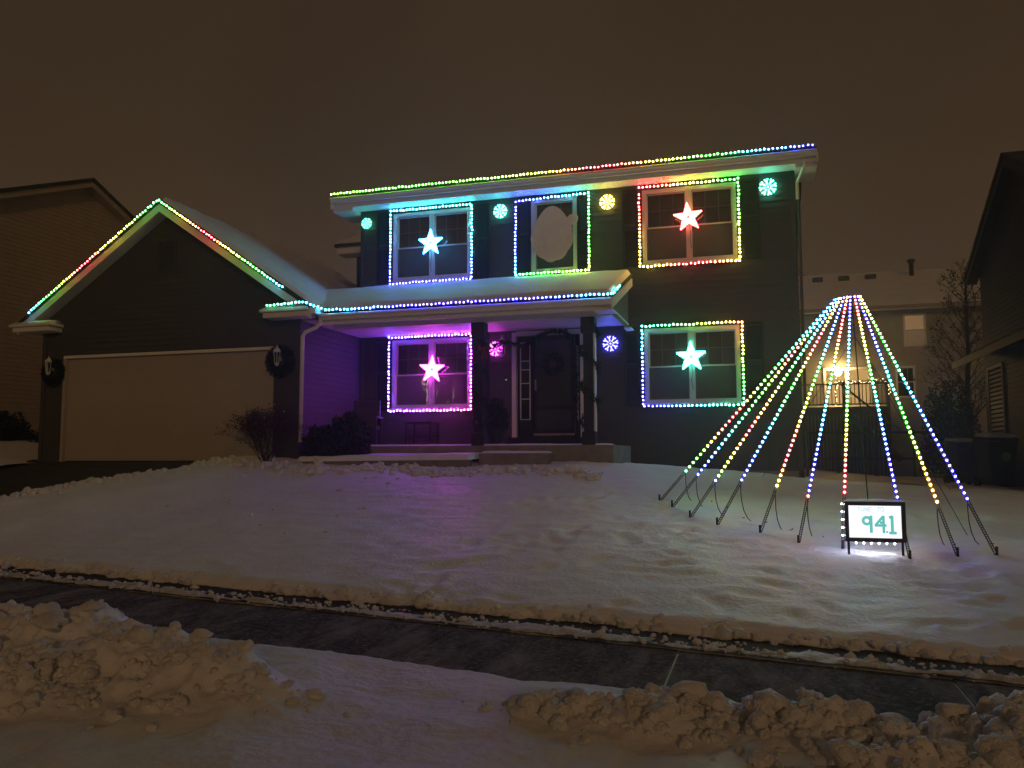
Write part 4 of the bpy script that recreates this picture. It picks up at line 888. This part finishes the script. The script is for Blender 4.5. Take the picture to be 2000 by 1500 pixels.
# deck
dk = thing('deck', 'raised dark wooden deck with balusters behind the light tree', 'deck', (11.6,BY-1.2,0)); dx0, dx1 = -1.75, 1.35
k = dx0
MB().box(dx0,dx1,-1.0,1.15,1.80,1.88).build('floor', DECK, dk)
MB().box(dx0,dx1,-1.04,-1.0,1.55,1.86).build('rim_board', DECK, dk); MB().box(dx0,dx1,-1.06,-.96,2.72,2.77).build('top_rail', DECK, dk); MB().box(dx0,dx1,-1.03,-.99,1.95,2.0).build('bottom_rail', DECK, dk)
x = dx0+.05
while x < dx1:
    MB().box(x-.014,x+.014,-1.024,-.996,2.0,2.72).build('baluster', DECK, dk); x += .135
for x in (dx0,-.2,dx1):
    MB().box(x-.05,x+.05,-1.07,-.95,-1.5,2.80).build('post', DECK, dk)
    MB().box(x-.07,x+.07,-1.09,-.93,2.801,2.85).build('post_cap', DECK, dk)
mb = MB(); x = dx0
while x < dx1: mb.box(x,x+.11,-.97,-.955,-1.5,1.55); x += .13
o = mb.build('skirt', DECK, dk); o['kind'] = 'stuff'
MB().beam((-.3,-1.2,2.72),(1.4,-3.0,.9), .05, .06).build('stair_rail', DECK, dk); MB().beam((-.3,-1.2,1.75),(1.4,-3.0,-.1), .06, .25).build('stair_stringer', DECK, dk)
snowslab('deck_snow', [(dx0,-.99,1.881),(dx1,-.99,1.881),(dx1,1.1,1.881),(dx0,1.1,1.881)], .06, dk, 30, 10, 2)
dl = thing('deck_light_string', 'warm fairy lights wrapped along the rail of the rear deck', 'string lights', (11.6,BY-2.25,2.8)); DG = MB().add([v*.020 for v in ICO_V], ICO_F).mesh('bulb', emat('deck_glow', (1,.68,.36), 5), True)
for p, s in pix([(-.45,0,-.25),(-.4,0,.06),(-.1,0,.0),(.3,0,.05),(.7,0,-.02),(1.1,0,.06),(1.38,0,.03),(1.40,0,-.3),(1.38,0,-.6)], .055): link('bulb', DG, dl, p+Vector((random.gauss(0,.03),random.gauss(0,.03),random.gauss(0,.035))))
for p, s in pix([(-1.72,0,.05),(-1.74,0,-.5)], .11): link('bulb', DG, dl, p+Vector((random.gauss(0,.02),0,random.gauss(0,.03))))
for p, s in pix([(-.5,0,-.3),(-.5,0,-.85)], .10): link('bulb', DG, dl, p+Vector((random.gauss(0,.03),0,random.gauss(0,.03))))
def gcl(): q = random.uniform(-.45,1.4); return (q,random.gauss(0,.03),.0+random.gauss(0,.04))
leafcloud(500, gcl, .045, .25).build('greenery', EVERG, dl)
# right: dark house, gable facing us from the right
rh = thing('right_neighbour_house', 'dark neighbouring house with steep gable at the right edge', 'house', (13.8,0,0))
o = lapwall('gable_wall', SIDER, rh, (0,0,0), -math.pi/2, -1.0, 6.6, lambda z: (lambda r: (-r[1],-r[0]) if r else None)(gable_range(2.4,9.5,5.99,6.45,4.78,.5)(z))); o['kind'] = 'stuff'
for yb in (1.9,9.75):
    z1_ = 6.62-.5*abs(yb-5.99)
    MB().hexa([(-.30,5.99,6.62-.12),(9,5.99,6.62-.12),(9,yb,z1_-.12),(-.30,yb,z1_-.12),(-.30,5.99,6.62),(9,5.99,6.62),(9,yb,z1_),(-.30,yb,z1_)]).build('roof', SHING, rh)
    MB().hexa([(-.27,5.99,6.62-.30),(-.02,5.99,6.62-.30),(-.02,yb,z1_-.30),(-.27,yb,z1_-.30),(-.27,5.99,6.62-.125),(-.02,5.99,6.62-.125),(-.02,yb,z1_-.125),(-.27,yb,z1_-.125)]).build('rake_board', SIDER, rh)
MB().box(.0,9,2.4,2.45,-1,4.9).build('front_wall', SIDER, rh); MB().box(.02,9,9.45,9.5,-1,4.8).build('rear_wall', SIDER, rh)
mb = MB().hexa([(-.62,3.0,2.36),(0,3.0,2.72),(0,9.9,2.72),(-.62,9.9,2.36),(-.62,3.0,2.46),(0,3.0,2.82),(0,9.9,2.82),(-.62,9.9,2.46)]); mb.build('lean_to_roof', SHING, rh)
MB().box(-.66,-.625,3.0,9.92,2.28,2.45).build('lean_to_fascia', mat('fascia_brown', (.07,.055,.04)), rh)
rw = link('window', None, rh)
mb = MB()
for a,b,c,d in ((7.80,7.86,.55,2.22),(9.05,9.11,.55,2.22),(7.86,9.05,.55,.62),(7.86,9.05,2.15,2.22)): mb.box(-.05,-.018,a,b,c,d)
mb.build('frame', mat('frame_tan', (.30,.25,.20)), rw); MB().box(-.02,-.017,7.86,9.05,.62,2.15).build('pane', DARK, rw)
SLT = mat('slat_tan', (.34,.27,.20))
for k in range(14):
    z = .66+k*.105; MB().add([(-.045,7.88,z),(-.02,7.88,z+.07),(-.02,9.03,z+.07),(-.045,9.03,z)], [(0,1,2,3)]).build('slat', SLT, rw)
# bins
def gz_(x, y): return float(lawn(np.array(x), np.array(3.0), False))-.004-.012*max(0,min(12,y-6))
def wbin(label, x, y, s, rz, badge):
    t = thing('wheelie_bin', label, 'bin', (x,y,gz_(x,y)-.02)); t.rotation_euler = (0,0,rz); t.scale = (s,s,s)
    MB().hexa([(-.24,-.26,.06),(.24,-.26,.06),(.24,.24,.06),(-.24,.24,.06),(-.30,-.36,.98),(.30,-.36,.98),(.30,.33,.98),(-.30,.33,.98)]).build('body', BIN, t, bevel=.03)
    MB().hexa([(-.33,-.42,.99),(.33,-.42,.99),(.33,.38,.99),(-.33,.38,.99),(-.28,-.36,1.06),(.28,-.36,1.06),(.28,.34,1.10),(-.28,.34,1.10)]).build('lid', BIN, t, bevel=.02)
    for sx in (-1,1):
        w_ = MB().tube([(sx*.25,.27,.12),(sx*.31,.27,.12)], .12, 14).build('wheel', BLACKP, t)
    MB().tube([(-.26,.40,.98),(.26,.40,.98)], .018, 6).build('handle', BIN, t)
    snowslab('lid_snow', [(-.30,-.39,1.06),(.30,-.39,1.06),(.28,.34,1.105),(-.28,.34,1.105)], .07, t, 14, 14, 3)
    if badge: MB().tube([(.05,-.345,.66),(.05,-.352,.66)], .10, 20).build('badge', BINB, t)
wbin('dark wheelie bin with snow on its lid, left of the two', 12.95, 8.3, .95, .3, False)
wbin('broad dark wheelie bin with pale round badge beside the dark house', 13.15, 6.2, 1.0, .2, True)
# fence between the yards
for k, (x, y) in enumerate(((11.0,8.8),(12.1,8.8))):
    pass
fn = thing('yard_fence', 'low dark fence posts and rails between the yards', 'fence', (9.4,10.5,gz_(9.4,10.5)))
for k in range(5): MB().box(k*.95-.03,k*.95+.03,-.03,.03,-.1,1.15).build('post', DECK, fn)
for z in (.35,1.05): MB().box(0,3.8,.031,.055,z,z+.06).build('rail', DECK, fn)
# bare tree at right
tr = thing('bare_tree', 'slender leafless tree in front of the beige house', 'tree', (14.35,14.0,gz_(14.35,14.0)-.05)); mb = MB(); tips = []
tp = [Vector((0,0,0)),Vector((.05,0,1.4)),Vector((.0,.05,2.6)),Vector((.08,0,3.8)),Vector((.1,0,6.3))]
mb.tube(tp, [.12,.10,.08,.06,.03], 8); mb.build('trunk', BARK, tr); mb = MB()
for k in range(64):
    z = random.uniform(1.6,6.2); a = random.uniform(0,6.28); twigs(mb, Vector((.05,0,z)), Vector((math.cos(a)*.75,math.sin(a)*.75,.8)).normalized(), (.66-.07*z)*random.uniform(.7,1.2)+.12, .016, 3, tips, .38)
mb.build('crown', BARK, tr); leafcloud(900, lambda: random.choice(tips)+Vector((random.gauss(0,.06),random.gauss(0,.06),random.gauss(0,.06))), .05, .4).build('leaves', LEAFD, tr)

# night air: thin haze volume, added to put a glow around the bulbs
HZ = bpy.data.materials.new('haze'); HZ.use_nodes = True; t = HZ.node_tree; t.nodes.clear()
o_ = t.nodes.new('ShaderNodeOutputMaterial'); v_ = t.nodes.new('ShaderNodeVolumePrincipled'); v_.inputs['Color'].default_value = (.9,.9,.92,1); v_.inputs['Density'].default_value = .0032; v_.inputs['Anisotropy'].default_value = .75
t.links.new(v_.outputs[0], o_.inputs['Volume'])
hz = MB().box(-60,60,-70,70,-3.2,10.5).build('haze', HZ); hz['kind'] = 'stuff'
